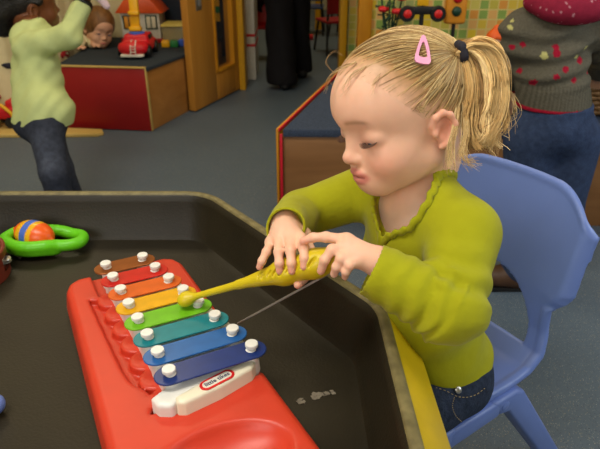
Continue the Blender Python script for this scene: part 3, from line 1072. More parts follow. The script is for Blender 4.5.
pmx, pmy = -0.27, 4.9
pm = empty('doll_pushchair', (pmx, pmy, 0))
tag(pm, 'red doll pushchair with black hood beyond the walking adult', 'pushchair')
for s in (-1, 1):
    tube('frame_tube', [(pmx + s * 0.09, pmy - 0.12, 0.03), (pmx + s * 0.08, pmy, 0.25), (pmx + s * 0.075, pmy + 0.16, 0.5)], 0.012, M['toy_red'], pm)
    tube('leg', [(pmx + s * 0.09, pmy + 0.14, 0.03), (pmx + s * 0.08, pmy, 0.26)], 0.010, M['toy_red'], pm)
    for q in (-0.12, 0.14): wheel('wheel', (pmx + s * 0.09, pmy + q, 0.035), 0.035, 0.02, (1, 0, 0), pm)
solid('seat', [rbox((pmx, pmy + 0.02, 0.24), (0.17, 0.18, 0.03), None, 0.012), rbox((pmx, pmy + 0.09, 0.33), (0.17, 0.03, 0.2), np.array(rotm(0, R(-18))), 0.012, 0.02)], 0.006, M['toy_red'], pm)
solid('hood', [ell((pmx, pmy + 0.06, 0.42), (0.11, 0.12, 0.09)), ell((pmx, pmy - 0.02, 0.38), (0.09, 0.12, 0.08), None, 0.005, 'sub')], 0.006, M['toy_black'], pm)

# added dark board and colour stripes standing in for the reflection in the door glass
nb = box('dark_backing_board', (-0.68, 3.885, 0.95), (0.44, 0.02, 1.5), M['navy_board'], None)
tag(nb, 'dark board added on the wall to darken the door glass', 'backing board')
pb = empty('reflection_stripes', (-0.56, 3.87, 0.45))  # coloured strips imitate the reflection in the door glass
tag(pb, 'red yellow and green stripes imitating a reflection in the door glass', 'reflection')
for k, (m_, hgt) in enumerate((('toy_yellow', 0.05), ('toy_green', 0.04), ('toy_yellow', 0.05), ('toy_red', 0.09), ('orange', 0.06))):
    z = 0.42 + sum((0.05, 0.04, 0.05, 0.09, 0.06)[:k]) + hgt / 2
    box('stripe', (-0.555, 3.872, z), (0.10, 0.003, hgt - 0.001), M[m_], pb, bevel=0)


# ------------------------------------------------------------------ the play tray
def round_poly(pts, rad, n=8):
    out = []
    N = len(pts)
    for i in range(N):
        p, a, b = Vector(pts[i]), Vector(pts[i - 1]), Vector(pts[(i + 1) % N])
        u, v = (a - p).normalized(), (b - p).normalized()
        ang = u.angle(v)
        t = rad / math.tan(ang / 2)
        c = p + (u + v).normalized() * (rad / math.sin(ang / 2))
        s, e = p + u * t - c, p + v * t - c
        for k in range(n + 1):
            q = s.lerp(e, k / n).normalized() * rad
            out.append(c + q)
    return out


OCT = [(-0.62, 1.036), (-0.18, 1.036), (0.112, 0.655), (0.121, 0.27), (-0.18, -0.13), (-0.62, -0.13), (-0.92, 0.27), (-0.92, 0.65)]
OUT = round_poly(OCT, 0.09)
NPT = len(OUT)
cen = Vector((-0.4, 0.45))
NRM = []
for i in range(NPT):
    t = (OUT[(i + 1) % NPT] - OUT[i - 1]).normalized()
    n_ = Vector((t.y, -t.x))
    if n_.dot(OUT[i] - cen) < 0: n_ = -n_
    NRM.append(n_)


def ring_loft(prof, closed=False, cap_first=False, cap_last=False):
    bm = bmesh.new()
    rings = [[bm.verts.new((OUT[i].x + NRM[i].x * o, OUT[i].y + NRM[i].y * o, z)) for i in range(NPT)] for o, z in prof]
    pairs = list(zip(rings, rings[1:])) + ([(rings[-1], rings[0])] if closed else [])
    for r0, r1 in pairs:
        for i in range(NPT):
            bm.faces.new((r0[i], r0[(i + 1) % NPT], r1[(i + 1) % NPT], r1[i]))
    if cap_first: bm.faces.new(rings[0])
    if cap_last: bm.faces.new(rings[-1])
    return bm


TF = 0.405   # tray floor height
tray = empty('play_tray', (-0.4, 0.45, 0))
tag(tray, 'large black octagonal play tray with yellow outer edge holding the toys', 'play tray')
from_bm('basin', ring_loft([(-0.046, TF), (-0.036, TF + 0.002), (-0.030, TF + 0.010), (-0.016, 0.478), (-0.014, 0.486), (-0.010, 0.4905),
                            (0.004, 0.488), (0.004, 0.43), (-0.02, 0.396)], cap_first=True, cap_last=True), M['tray_black'], tray, smooth=R(35))['label'] = 'black basin'
from_bm('lip', ring_loft([(-0.0100, 0.4890), (-0.0090, 0.4925), (-0.006, 0.4945), (0.001, 0.4945), (0.0050, 0.492), (0.0068, 0.487), (0.0066, 0.480), (0.0045, 0.480), (0.0042, 0.4885), (-0.0075, 0.4907), (-0.0090, 0.4885)], closed=True), M['tray_worn'], tray, smooth=R(50))['label'] = 'worn grey brown lip'
from_bm('outer_rim', ring_loft([(0.0045, 0.4795), (0.0068, 0.4795), (0.0120, 0.475), (0.053, 0.428), (0.056, 0.421), (0.053, 0.416), (0.0045, 0.416)], closed=True), M['tray_yellow'], tray, smooth=R(35))['label'] = 'yellow outer rim'
for (x, y) in ((-0.86, 0.70), (-0.86, 0.2), (-0.02, 0.08), (-0.22, 0.93)):
    tube('leg', [(x, y, 0.394), (x, y, 0.0)], 0.018, M['tray_yellow'], tray)
for cx_, cy_, sc_ in ((318, 397, 1.0), (305, 401, 0.6), (262, 274, 0.5), (329, 393, 0.55)):
    p = on_z(cx_, cy_, TF)
    bm = bmesh.new()
    for k in range(7):
        rr = sc_ * random.uniform(0.003, 0.007)
        ox, oy = sc_ * random.uniform(-.012, .012), sc_ * random.uniform(-.007, .007)
        pts = [(p[0] + ox + rr * random.uniform(.5, 1.3) * math.cos(a), p[1] + oy + 0.7 * rr * random.uniform(.5, 1.3) * math.sin(a)) for a in np.linspace(0, 2 * math.pi, 9, endpoint=False)]
        bm_prism(bm, pts, (1, 0, 0), (0, 1, 0), (0, 0, 1), (0, 0, TF - 0.0002), 0.0007 + 0.0001 * k)
    from_bm('paint_fleck', bm, mat('dried_paint', rgb(118, 110, 96), rough=0.9, var=0.2, scale=300), tray)['label'] = 'dried pale paint fleck'

# ------------------------------------------------------------------ the toy xylophone (a runs towards the photographer, b to the right)
XA, XB = np.array([0.462, -0.887, 0.0]), np.array([0.887, 0.462, 0.0])


def xw(a, b, z=0.0):
    return XA * a + XB * b + np.array([0, 0, z])




def poly_prim(pts, z0, z1, rad=0.004, k=0.0, op='add', taper=0.0):
    """rounded vertical extrusion of a 2-D polygon in (a, b); taper widens it towards z0."""
    P = np.array(pts, float)
    cz, hzz = (z0 + z1) / 2, (z1 - z0) / 2 - rad

    def fn(X, Y, Z):
        X2, Y2 = X[:, :, 0:1] if X.ndim == 3 else X, Y[:, :, 0:1] if Y.ndim == 3 else Y
        dmin, sgn = None, None
        for i in range(len(P)):
            a, b = P[i], P[i - 1]
            e = b - a
            wx, wy = X2 - a[0], Y2 - a[1]
            t = np.clip((wx * e[0] + wy * e[1]) / (e @ e), 0, 1)
            dd = (wx - e[0] * t) ** 2 + (wy - e[1] * t) ** 2
            dmin = dd if dmin is None else np.minimum(dmin, dd)
            c1, c2, c3 = Y2 >= a[1], Y2 < b[1], e[0] * wy > e[1] * wx
            fl = (c1 & c2 & c3) | (~c1 & ~c2 & ~c3)
            sgn = fl if sgn is None else sgn ^ fl
        d2 = np.sqrt(dmin) * np.where(sgn, -1, 1) + rad - taper * (z1 - Z)
        q = np.abs(Z - cz) - hzz
        return np.sqrt(np.maximum(d2, 0) ** 2 + np.maximum(q, 0) ** 2) + np.minimum(np.maximum(d2, q), 0) - rad
    c = np.array([P[:, 0].mean(), P[:, 1].mean(), cz])
    r = max(np.linalg.norm(P - c[:2], axis=1).max() + abs(taper) * (z1 - z0), hzz + rad) + 0.01
    return Prim(fn, c, r, k, op)


ZB = 0.448            # top of the red body
xylo = empty('toy_xylophone', tuple(xw(-0.62, 0.125, TF)))
tag(xylo, 'red toy xylophone with eight coloured bars lying in the black tray', 'xylophone')
# bars: middle line and lengths
NB = 8
names = ['copper', 'red', 'orange', 'yellow', 'green', 'teal', 'blue', 'navy']
ZBAR = 0.476
bars = []
for i, nm in enumerate(names):
    t = i / 7.0
    mid = np.array([-0.2755, 0.7895]) * (1 - t) + np.array([-0.1075, 0.5575]) * t
    Lb = 0.094 + (0.142 - 0.094) * t
    bars.append((nm, mid, Lb))
BANG = R(26.5)
bu = np.array([math.cos(BANG), math.sin(BANG)])


def ab(p):
    return np.array([p[0] * XA[0] + p[1] * XA[1], p[0] * XB[0] + p[1] * XB[1]])


ends_l = [ab(m - bu * (L_ / 2)) for _, m, L_ in bars]
ends_r = [ab(m + bu * (L_ / 2)) for _, m, L_ in bars]
body_poly = [(-0.872, 0.050), (-0.862, 0.036), (-0.845, 0.030), (-0.36, 0.022), (-0.335, 0.05), (-0.33, 0.125), (-0.335, 0.20), (-0.36, 0.231), (-0.845, 0.214), (-0.865, 0.206), (-0.874, 0.19)]
pr = [poly_prim(body_poly, TF + 0.0006, ZB, 0.010, taper=0.16)]
well = [tuple(e + np.array([0, -0.004])) for e in ends_l] + [tuple(np.array([-0.525, 0.078])), tuple(np.array([-0.530, 0.215]))] + [tuple(e + np.array([-0.0, -0.003])) for e in ends_r[::-1]]
well[0] = (-0.90, well[0][1]); well[-1] = (-0.90, well[-1][1])
pr.append(poly_prim(well, ZB - 0.012, ZB + 0.03, 0.003, 0.003, 'sub'))
# mallet recess left of the scallops
pr.append(poly_prim([(-0.80, 0.056)] + [(e[0], e[1] + 0.004) for e in ends_l[1:]] + [(-0.570, 0.082), (-0.590, 0.070), (-0.62, 0.0655), (-0.70, 0.061)], ZB - 0.011, ZB + 0.03, 0.003, 0.004, 'sub'))
# handle hollow at the near end
pr.append(ell((-0.424, 0.128, ZB + 0.004), (0.050, 0.080, 0.032), None, 0.006, 'sub'))
pr.append(ell((-0.412, 0.128, ZB), (0.030, 0.060, 0.08), None, 0.006, 'sub'))
# scallop bumps round the left bar ends
for e in ends_l[1:]:
    pr.append(poly_prim([(e[0] + 0.002 + 0.0205 * math.cos(q), e[1] + 0.0105 + 0.0205 * math.sin(q)) for q in np.linspace(0, 2 * math.pi, 18, endpoint=False)], ZB - 0.014, ZB + 0.0005, 0.0025, 0.0015))
V, Q = sdf_mesh(pr, 0.0024, sm=1)
Wv = V[:, 0:1] * XA + V[:, 1:2] * XB
Wv[:, 2] = V[:, 2]
from_np('body', Wv, Q, M['xylo_red'], xylo)['label'] = 'red body'

# white bar carrier
carrier = [tuple(e + np.array([0.004, 0.010])) for e in ends_l] + [(-0.532, 0.082), (-0.516, 0.086), (-0.508, 0.100), (-0.520, 0.120), (-0.532, 0.214), (-0.556, 0.219)] + [(e[0] + 0.004, min(e[1] + 0.005, 0.2185)) for e in ends_r[::-1]]
carrier[0] = (ends_l[0][0] + 0.012, carrier[0][1])
carrier[-1] = (ends_r[0][0] - 0.002, carrier[-1][1])
V, Q = sdf_mesh([poly_prim(carrier, ZB - 0.012, ZBAR - 0.010, 0.005, taper=0.0)] +
                [cap((e[0], e[1] + s * 0.020, ZB), (e[0], e[1] + s * 0.020, ZBAR - 0.003), 0.011, 0.009, 0.004) for es, s in ((ends_l, 1), (ends_r, -1)) for e in es], 0.002, sm=1)
Wv = V[:, 0:1] * XA + V[:, 1:2] * XB
Wv[:, 2] = V[:, 2]
from_np('bar_carrier', Wv, Q, M['white_plastic'], xylo)['label'] = 'white bar carrier'
peg_prof = [(0.0046, -0.006), (0.0046, 0.0040), (0.0078, 0.0046), (0.0082, 0.0052), (0.0082, 0.0086), (0.0076, 0.0094), (0.0040, 0.0097)]
for nm, mid, Lb in bars:
    b3 = Vector((bu[0], bu[1], 0))
    n3 = Vector((-bu[1], bu[0], 0))
    o = prism('bar', stadium(Lb, 0.0345, 12), b3, n3, (0, 0, 1), (mid[0], mid[1], ZBAR), 0.0028, M['bar_' + nm], xylo, 0.0007, 1)
    o['label'] = nm + ' coloured bar'
    for s in (-1, 1):
        p = mid + bu * s * (Lb / 2 - 0.0185)
        lathe('peg', (p[0], p[1], ZBAR + 0.003), peg_prof, M['peg_white'], o, n=20, smooth=R(28))['label'] = 'white peg'
# label plate with oval badge
pa, pb_ = np.array([-0.512, 0.104]), np.array([-0.535, 0.216])
dirp = (pb_ - pa) / np.linalg.norm(pb_ - pa)
prp = np.array([-dirp[1], dirp[0]])
midp = (pa + pb_) / 2
plate_poly = [tuple(midp + dirp * u + np.array([1, 0]) * v) for u, v in
              ((-0.054, -0.006), (-0.054, 0.004), (-0.046, 0.010), (0.0, 0.013), (0.046, 0.010), (0.055, 0.003), (0.055, -0.007), (0.0, -0.010))]
V, Q = sdf_mesh([poly_prim(plate_poly, ZB - 0.004, ZB + 0.0200, 0.004, taper=0.05)], 0.0016, sm=1)
Wv = V[:, 0:1] * XA + V[:, 1:2] * XB
Wv[:, 2] = V[:, 2]
plate = from_np('name_plate', Wv, Q, M['cream_plastic'], xylo)
plate['label'] = 'cream name plate with red oval badge'
pd3 = Vector(tuple(XA * dirp[0] + XB * dirp[1])).normalized()
pn3 = Vector((-pd3.y, pd3.x, 0))
pc = Vector(tuple(xw(midp[0] + 0.0020, midp[1], ZB + 0.0200)))
prism('badge_ring', stadium(0.046, 0.0165, 12), pd3, pn3, (0, 0, 1), pc, 0.0008, M['badge_red'], plate)
prism('badge_face', stadium(0.039, 0.0110, 12), pd3, pn3, (0, 0, 1), pc, 0.0011, M['toy_white'], plate)
cv = bpy.data.curves.new('badge_text', 'FONT')
cv.body = 'little tikes'
cv.size = 0.0078
cv.align_x = 'CENTER'
cv.align_y = 'CENTER'
cv.extrude = 0.0001
cv.offset = 0.00012
tmp = bpy.data.objects.new('badge_text_curve', cv)
COL.objects.link(tmp)
dg = bpy.context.evaluated_depsgraph_get()
tme = bpy.data.meshes.new_from_object(tmp.evaluated_get(dg))
bpy.data.objects.remove(tmp)
wdt = max(v.co.x for v in tme.vertices) - min(v.co.x for v in tme.vertices)
tme.transform(Matrix.Translation(pc + Vector((0, 0, 0.0013))) @ Matrix((pd3, pn3, Vector((0, 0, 1)))).transposed().to_4x4() @ Matrix.Scale(0.033 / wdt, 4))
tme.materials.clear()
link_mesh('badge_text', tme, M['badge_blue'], plate)

# ------------------------------------------------------------------ mallet and its cord
MH, ME = at(186, 299, 0.806), at(339, 257, 0.700)


def mal(t): return MH * (1 - t) + ME * t


MD = (ME - MH) / np.linalg.norm(ME - MH)
MU = np.cross(np.cross(MD, [0, 0, 1.0]), MD)
MU /= np.linalg.norm(MU)
MS = np.cross(MD, MU)
mallet = empty('xylophone_mallet', tuple(MH))
tag(mallet, 'yellow xylophone mallet with grooved handle held in both hands of the girl', 'mallet')
solid('shaft', [cap(mal(0.05), mal(0.40), 0.0045, 0.0056, 0.004), cap(mal(0.38), mal(0.52), 0.0058, 0.010, 0.004), ], 0.0016, M['mallet'], mallet)
solid('mallet_head', [ell(mal(0.0), (0.0125, 0.0125, 0.0105), np.stack([MD, MS, MU], 1)), cap(mal(0.0), mal(0.1), 0.007, 0.0045, 0.006)], 0.0016, M['mallet'], mallet)
hp = [cap(mal(0.50), mal(0.68), 0.0092, 0.0158, 0.006), cap(mal(0.68), mal(0.86), 0.0158, 0.0170, 0.01), cap(mal(0.86), mal(0.99), 0.0170, 0.0150, 0.01)]
for k in range(9):
    t = 0.52 + 0.045 * k
    rr = np.interp(t, [0.5, 0.68, 0.86, 0.99], [0.0092, 0.0158, 0.017, 0.015])
    nd = np.array([0, 0, CAM_H]) - mal(t)
    nd = nd - MD * (nd @ MD)
    nd = nd / np.linalg.norm(nd) + 0.20 * MU
    nd /= np.linalg.norm(nd)
    c = mal(t) + nd * (rr + 0.0006)
    tang = np.cross(nd, MD)
    a1 = MD * 0.75 + tang * 0.66 * (1 if tang[2] > 0 else -1)
    a1 /= np.linalg.norm(a1)
    a2 = np.cross(nd, a1)
    hp.append(ell(c, (rr * 0.55, 0.0021, 0.0034), np.stack([a1, a2, nd], 1), 0.001, 'sub'))
solid('handle', hp, 0.0013, M['mallet'], mallet)['label'] = 'grooved handle'
tube('tether_cord', [*[on_z(238, 323.5, 0.446) * (1 - q) + at(337, 269, 0.697) * q for q in (0, .25, .5, .75, 1)]], 0.0016, M['cord'], mallet, 8)['label'] = 'grey tether cord'

# ------------------------------------------------------------------ green rattle toy
rc0 = np.array([-0.482, 0.957, TF])
rt = empty('rattle_toy', tuple(rc0))
tag(rt, 'green toy rattle holding an orange yellow and blue striped ball', 'rattle')
pts = []
zz = TF + 0.017
shape = [(-0.066, 0.006), (-0.060, 0.024), (-0.040, 0.034), (-0.015, 0.036), (0.018, 0.034), (0.045, 0.030), (0.066, 0.022), (0.073, 0.008), (0.070, -0.008), (0.054, -0.016), (0.034, -0.018), (0.018, -0.028), (-0.010, -0.033), (-0.038, -0.028), (-0.060, -0.012), (-0.067, -0.002)]
P3 = [np.array([rc0[0] + x, rc0[1] + y, zz + 0.010 * (1 if x < 0.02 else 0.6)]) for x, y in shape]
P3 = list(smooth_np(P3 + P3[:1], 49)[:-1])
solid('frame', [cap(P3[i], P3[(i + 1) % len(P3)], 0.0110 if P3[i][0] < rc0[0] + 0.04 else 0.0095, 0.0105, 0.003) for i in range(len(P3))] +
      [cap(P3[i] + np.array([0, 0, -0.010]), P3[(i + 1) % len(P3)] + np.array([0, 0, -0.010]), 0.007, 0.007, 0.006) for i in range(30, 45)], 0.0022, M['bright_green'], rt)
ba = np.array([0.9, -0.42, 0.0]); ba /= np.linalg.norm(ba)
bcn = rc0 + np.array([-0.014, 0.004, 0.034])
bb = np.array([-ba[1], ba[0], 0])
V, Q = sdf_mesh([ell(bcn, (0.043, 0.028, 0.027), np.stack([ba, bb, [0, 0, 1]], 1))], 0.0018)
sv = (V - bcn) @ ba
cc = np.zeros((len(V), 3))
for lo_, hi_, c_ in ((-1, -0.022, rgb(228, 92, 24)), (-0.022, -0.009, rgb(222, 164, 24)), (-0.009, 0.006, rgb(70, 104, 190)), (0.006, 0.016, rgb(222, 164, 24)), (0.016, 1, rgb(228, 92, 24))):
    cc[(sv >= lo_) & (sv < hi_)] = c_
from_np('striped_ball', V, Q, mat('striped_ball_plastic', (0, 0, 0), rough=0.3, vcol=True, var=0.04), rt, cc)
for s in (-1, 1):
    q = bcn + ba * s * 0.040
    solid('ball_knob', [cap(q - ba * 0.004, q + ba * s * 0.004 + np.array([0, 0, -0.012]), 0.008, 0.008)], 0.002, M['orange'], rt)

# ------------------------------------------------------------------ tambourine at the left edge
tcx, tcy = -0.588, 0.862
tb = empty('tambourine', (tcx, tcy, TF))
tag(tb, 'dark red wooden tambourine with metal jingles at the left of the tray', 'tambourine')
Rr, Hh, Wt = 0.078, 0.052, 0.007
bm = bmesh.new()
N = 64
prof = [(Rr - Wt, 0.001), (Rr, 0.001), (Rr, 0.014), (Rr, 0.038), (Rr, Hh - 0.002), (Rr - 0.002, Hh), (Rr - Wt + 0.002, Hh), (Rr - Wt, Hh - 0.002), (Rr - Wt, 0.038), (Rr - Wt, 0.014)]
rings = [[bm.verts.new((tcx + r_ * math.cos(2 * math.pi * k / N), tcy + r_ * math.sin(2 * math.pi * k / N), TF + z_)) for k in range(N)] for r_, z_ in prof]
slots = set()
for q in range(8):
    for w in range(5): slots.add((q * 8 + w) % N)
for j in range(len(prof)):
    r0, r1 = rings[j], rings[(j + 1) % len(prof)]
    for k in range(N):
        if j in (2, 8) and k in slots: continue
        bm.faces.new((r0[k], r0[(k + 1) % N], r1[(k + 1) % N], r1[k]))
from_bm('frame', bm, M['tam_wood'], tb, smooth=R(30))
for q in range(8):
    a = 2 * math.pi * (q * 8 + 2.5) / N
    p = (tcx + (Rr - Wt / 2) * math.cos(a), tcy + (Rr - Wt / 2) * math.sin(a), TF + 0.0225)
    lathe('jingle', p, [(0.002, 0.0), (0.010, 0.001), (0.0105, 0.002), (0.004, 0.004), (0.004, 0.005), (0.0105, 0.007), (0.010, 0.008), (0.002, 0.009)], M['metal'], tb, n=16)

# ------------------------------------------------------------------ blue stick end at the left edge
bs = solid('toy_stick', [cap((-0.384, 0.545, TF + 0.0145), (-0.60, 0.50, TF + 0.0145), 0.012, 0.010), ell((-0.382, 0.5455, TF + 0.0148), (0.0135, 0.0135, 0.0125), None, 0.006)], 0.002, M['chair_blue'])
tag(bs, 'blue plastic stick with rounded end lying at the left of the tray', 'stick')

# ------------------------------------------------------------------ blue plastic chair
CC, CF, CL = np.array([0.212, 0.792, 0.0]), np.array([-0.818, -0.576, 0.0]), np.array([0.576, -0.818, 0.0])


def cw(F_, S_, z_): return CC + CF * F_ + CL * S_ + np.array([0, 0, z_])


chair = empty('child_chair', tuple(CC))
tag(chair, 'blue moulded plastic child chair that the girl in lime green sits on', 'chair')
prof = [(0.165, 0.282), (0.155, 0.298), (0.135, 0.307), (0.06, 0.306), (-0.05, 0.301), (-0.100, 0.306), (-0.130, 0.324), (-0.148, 0.359), (-0.162, 0.43), (-0.178, 0.51), (-0.196, 0.596)]


def chair_fn(X, Y, Z):
    hw = np.interp(Z, [0.28, 0.33, 0.37, 0.405, 0.425, 0.44, 0.54, 0.597], [0.140, 0.138, 0.131, 0.129, 0.150, 0.157, 0.160, 0.152])
    crv = 0.035 * np.clip((Z - 0.31) / 0.12, 0, 1) * (Y / 0.15) ** 2 + 0 * X
    bend = 0.024 * np.clip((np.abs(Y) - (hw - 0.020)) / 0.020, 0, 1) ** 1.7 * np.clip((Z - 0.405) / 0.03, 0, 1)
    Xs = X - crv + bend
    d = None
    for (x0, z0), (x1, z1) in zip(prof, prof[1:]):
        ex, ez = x1 - x0, z1 - z0
        t = np.clip(((Xs - x0) * ex + (Z - z0) * ez) / (ex * ex + ez * ez), 0, 1)
        q = np.sqrt((Xs - x0 - t * ex) ** 2 + (Z - z0 - t * ez) ** 2)
        d = q if d is None else np.minimum(d, q)
    top_drop = 0.09 * np.maximum(np.abs(Y) / 0.15 - 0.45, 0) ** 2 / 0.6
    side = np.abs(Y) - hw
    top = Z + top_drop - 0.596
    sheet = np.maximum(np.maximum(d - 0.0045, side), top)
    bead = np.sqrt(np.maximum(d, 0) ** 2 + (side + 0.006) ** 2) - 0.0085
    bead = np.maximum(bead, top - 0.006)
    bead = bead + 0.02 * np.clip((Z - 0.41) / 0.02, 0, 1)
    tb_ = np.sqrt(d ** 2 + (top + 0.003) ** 2) - 0.0062
    tb_ = np.maximum(tb_, side)
    out = smin(smin(sheet, bead, 0.004), tb_, 0.004)
    ho = np.sqrt((Y / 0.102) ** 2 + ((Z - 0.326) / 0.104) ** 2) - 1
    ho = np.maximum(ho * 0.095, 0.328 - Z)
    ho = np.maximum(ho, X + 0.09)
    return np.maximum(out, -ho)


V, Q = sdf_mesh([Prim(chair_fn, (0, 0, 0.42), 0.26)], 0.0028, (-0.23, -0.18, 0.25), (0.19, 0.18, 0.63), sm=2)
Wv = CC + V[:, 0:1] * CF + V[:, 1:2] * CL
Wv[:, 2] = V[:, 2]
from_np('seat_shell', Wv, Q if np.dot(np.cross(CF, CL), [0, 0, 1]) > 0 else Q[:, ::-1], M['chair_blue'], chair)['label'] = 'seat and backrest in one moulded shell'
for s in (-1, 1):
    o0 = cw(0, s * 0.150 if s > 0 else -0.150 + 0.034, 0)
    for nm, poly in (('leg', [(0.085, 0.300), (0.150, 0.298), (0.165, 0.285), (0.215, 0.0), (0.178, 0.0), (0.118, 0.256), (0.085, 0.262)]),
                     ('leg', [(0.00, 0.297), (-0.058, 0.296), (-0.080, 0.284), (-0.285, 0.0), (-0.240, 0.0), (-0.045, 0.258), (-0.02, 0.264)]),
                     ('side_rail', [(0.10, 0.2985), (-0.02, 0.2955), (-0.02, 0.2635), (0.10, 0.2615)])):
        prism(nm, poly, CF, (0, 0, 1), -CL, o0, 0.034, M['chair_blue'], chair, 0.006, 3)
    e = cw(-0.030, s * 0.1495, 0.280)
    lathe('cap_plug', e, [(0.009, -0.002), (0.009, 0.0012), (0.007, 0.0022)], M['chair_blue'], chair, tuple(CL * s), 18)


# ------------------------------------------------------------------ people: shared head
def euler(yaw, pitch, roll):
    cz, sz, cy, sy, cx, sx = math.cos(yaw), math.sin(yaw), math.cos(pitch), math.sin(pitch), math.cos(roll), math.sin(roll)
    return np.array([[cz, -sz, 0], [sz, cz, 0], [0, 0, 1]]) @ np.array([[cy, 0, sy], [0, 1, 0], [-sy, 0, cy]]) @ np.array([[1, 0, 0], [0, cx, -sx], [0, sx, cx]])




def head_prims(o, A, s=1.0, fine=True, ears=True):
    """a toddler's head; local axes: x forward, y left, z up; o is the middle of the cranium."""
    o = np.asarray(o, float)
    w = lambda p: o + A @ (np.asarray(p, float) * s)
    E = lambda c, r, k=0.012, op='add', rot=None: ell(w(c), np.asarray(r) * s, A if rot is None else A @ rot, k * s, op)
    K = lambda a, b, ra, rb, k=0.012, op='add': cap(w(a), w(b), ra * s, rb * s, k * s, op)
    P = [E((-.008, 0, .020), (.094, .073, .083)), E((.036, 0, .026), (.063, .062, .062), .02), E((.022, 0, -.042), (.054, .052, .050), .03)]
    for y in (-1, 1):
        P.append(E((.044, y * .030, -.046), (.034, .028, .030), .02))
        P.append(K((-.002, y * .046, -.055), (.056, y * .016, -.078), .016, .016, .02))
    P += [E((.060, 0, -.079), (.018, .020, .016), .02), E((.062, 0, -.062), (.024, .026, .022), .016)]
    P.append(K((-.028, 0, -.045), (-.035, 0, -.075), .040, .038, .03))
    for y in (-1, 1):   # eye sockets, lids
        P.append(E((.0975, y * .031, -.009), (.015, .019, .014), .018, 'sub'))
        P.append(E((.0668, y * .0320, -.0110), (.0138, .0175, .0135), .006))
        if fine:
            P.append(E((.0840, y * .0325, -.0192), (.010, .0150, .0014), .0016, 'sub', euler(0, R(14), 0)))
    P += [K((.080, 0, -.010), (.0905, 0, -.034), .0055, .0075, .014), E((.0925, 0, -.037), (.0085, .0085, .0078), .007)]
    for y in (-1, 1):
        P.append(E((.0845, y * .0085, -.0405), (.0075, .0055, .0055), .006))
        if fine: P.append(E((.0895, y * .0055, -.0452), (.004, .0026, .0022), .002, 'sub'))
    # lips
    P.append(E((.0832, 0, -.0590), (.0068, .0185, .0050), .005))
    P.append(E((.0805, 0, -.0698), (.0072, .0160, .0056), .004))
    if fine:
        P.append(E((.0905, 0, -.0645), (.0060, .0180, .0014), .002, 'sub'))
        P.append(E((.0885, 0, -.0530), (.0040, .0022, .0040), .003, 'sub'))
    if ears:
        for y in (-1, 1):
            tl = np.array([[1, 0, 0], [0, 1, 0], [0, 0, 1]], float)
            P.append(E((-.010, y * .0695, -.018), (.0140, .0060, .0205), .006))
            arc = [(.004, .0695, -.012), (.001, .0735, -.001), (-.0075, .0770, .004), (-.0170, .0790, -.001), (-.0225, .0790, -.014), (-.0190, .0765, -.028), (-.0115, .0725, -.038), (-.004, .0700, -.040)]
            for a, b in zip(arc, arc[1:]):
                P.append(K((a[0], y * a[1], a[2]), (b[0], y * b[1], b[2]), .0038, .0038, .004))
            P.append(E((-.0075, y * .0775, -.020), (.0078, .0065, .0110), .004, 'sub'))
            P.append(E((.0035, y * .0710, -.0215), (.0035, .0035, .0050), .004))
    return P


def person_root(name, label, body):
    body.name = name
    tag(body, label, 'person')
    return body


# ------------------------------------------------------------------ the girl in lime green
GF, GL, GU = np.array([-0.818, -0.576, 0.0]), np.array([0.576, -0.818, 0.0]), np.array([0, 0, 1.0])
HA = euler(R(205.0), R(8.0), R(11.0))
HO = at(404, 113, 0.735)
HS = 0.93


def hl(p): return HO + HA @ (np.asarray(p, float) * HS)


GN = np.array([0.150, 0.712, 0.620])          # base of the neck
GH = np.array([0.205, 0.705, 0.360])          # hips
SHL, SHR = GN + 0.092 * GL + np.array([0, 0, -0.006]), GN - 0.098 * GL + np.array([0, 0, -0.020])
ELL, WRL = at(450, 309, 0.675), at(379, 262, 0.684)
ELR, WRR = at(300, 214, 0.850), at(285, 224, 0.772)
TU = (GN - GH) / np.linalg.norm(GN - GH)
TF_ = GF - TU * (GF @ TU)
TF_ /= np.linalg.norm(TF_)
TR = np.stack([TF_, GL, TU], 1)


def tp(f, l, u): return GH + TF_ * f + GL * l + TU * u


head = head_prims(HO, HA, HS)
HIPL, HIPR = tp(0.0, 0.045, -0.01), tp(0.0, -0.045, -0.01)
KNL, KNR = HIPL + GF * 0.17 + np.array([0, 0, -0.022]), HIPR + GF * 0.17 + np.array([0, 0, -0.022])
ANL, ANR = KNL + np.array([0, 0, -0.25]) + GF * 0.0, KNR + np.array([0, 0, -0.25]) + GF * 0.0
torso_in = [ell(tp(0.0, 0, 0.03), (.064, .076, .075), TR), ell(tp(0.008, 0, 0.105), (.060, .070, .080), TR, 0.03), ell(tp(0.004, 0, 0.185), (.054, .074, .075), TR, 0.03),
            cap(GN - GL * 0.07 - TU * 0.02, GN + GL * 0.07 - TU * 0.02, .030, .030, .03),
            cap(hl((-.028, 0, -.06)), GN - TU * 0.01, .034, .036, .02)]
hands = []


def finger(pts, r0, r1, k=0.0025):
    n = len(pts) - 1
    rs = np.linspace(r0, r1, n + 1)
    for i in range(n):
        hands.append(cap(pts[i], pts[i + 1], rs[i], rs[i + 1], k if i else 0.006))
        if 0 < i: hands.append(ell(pts[i], (rs[i] * 1.04,) * 3, None, 0.002))


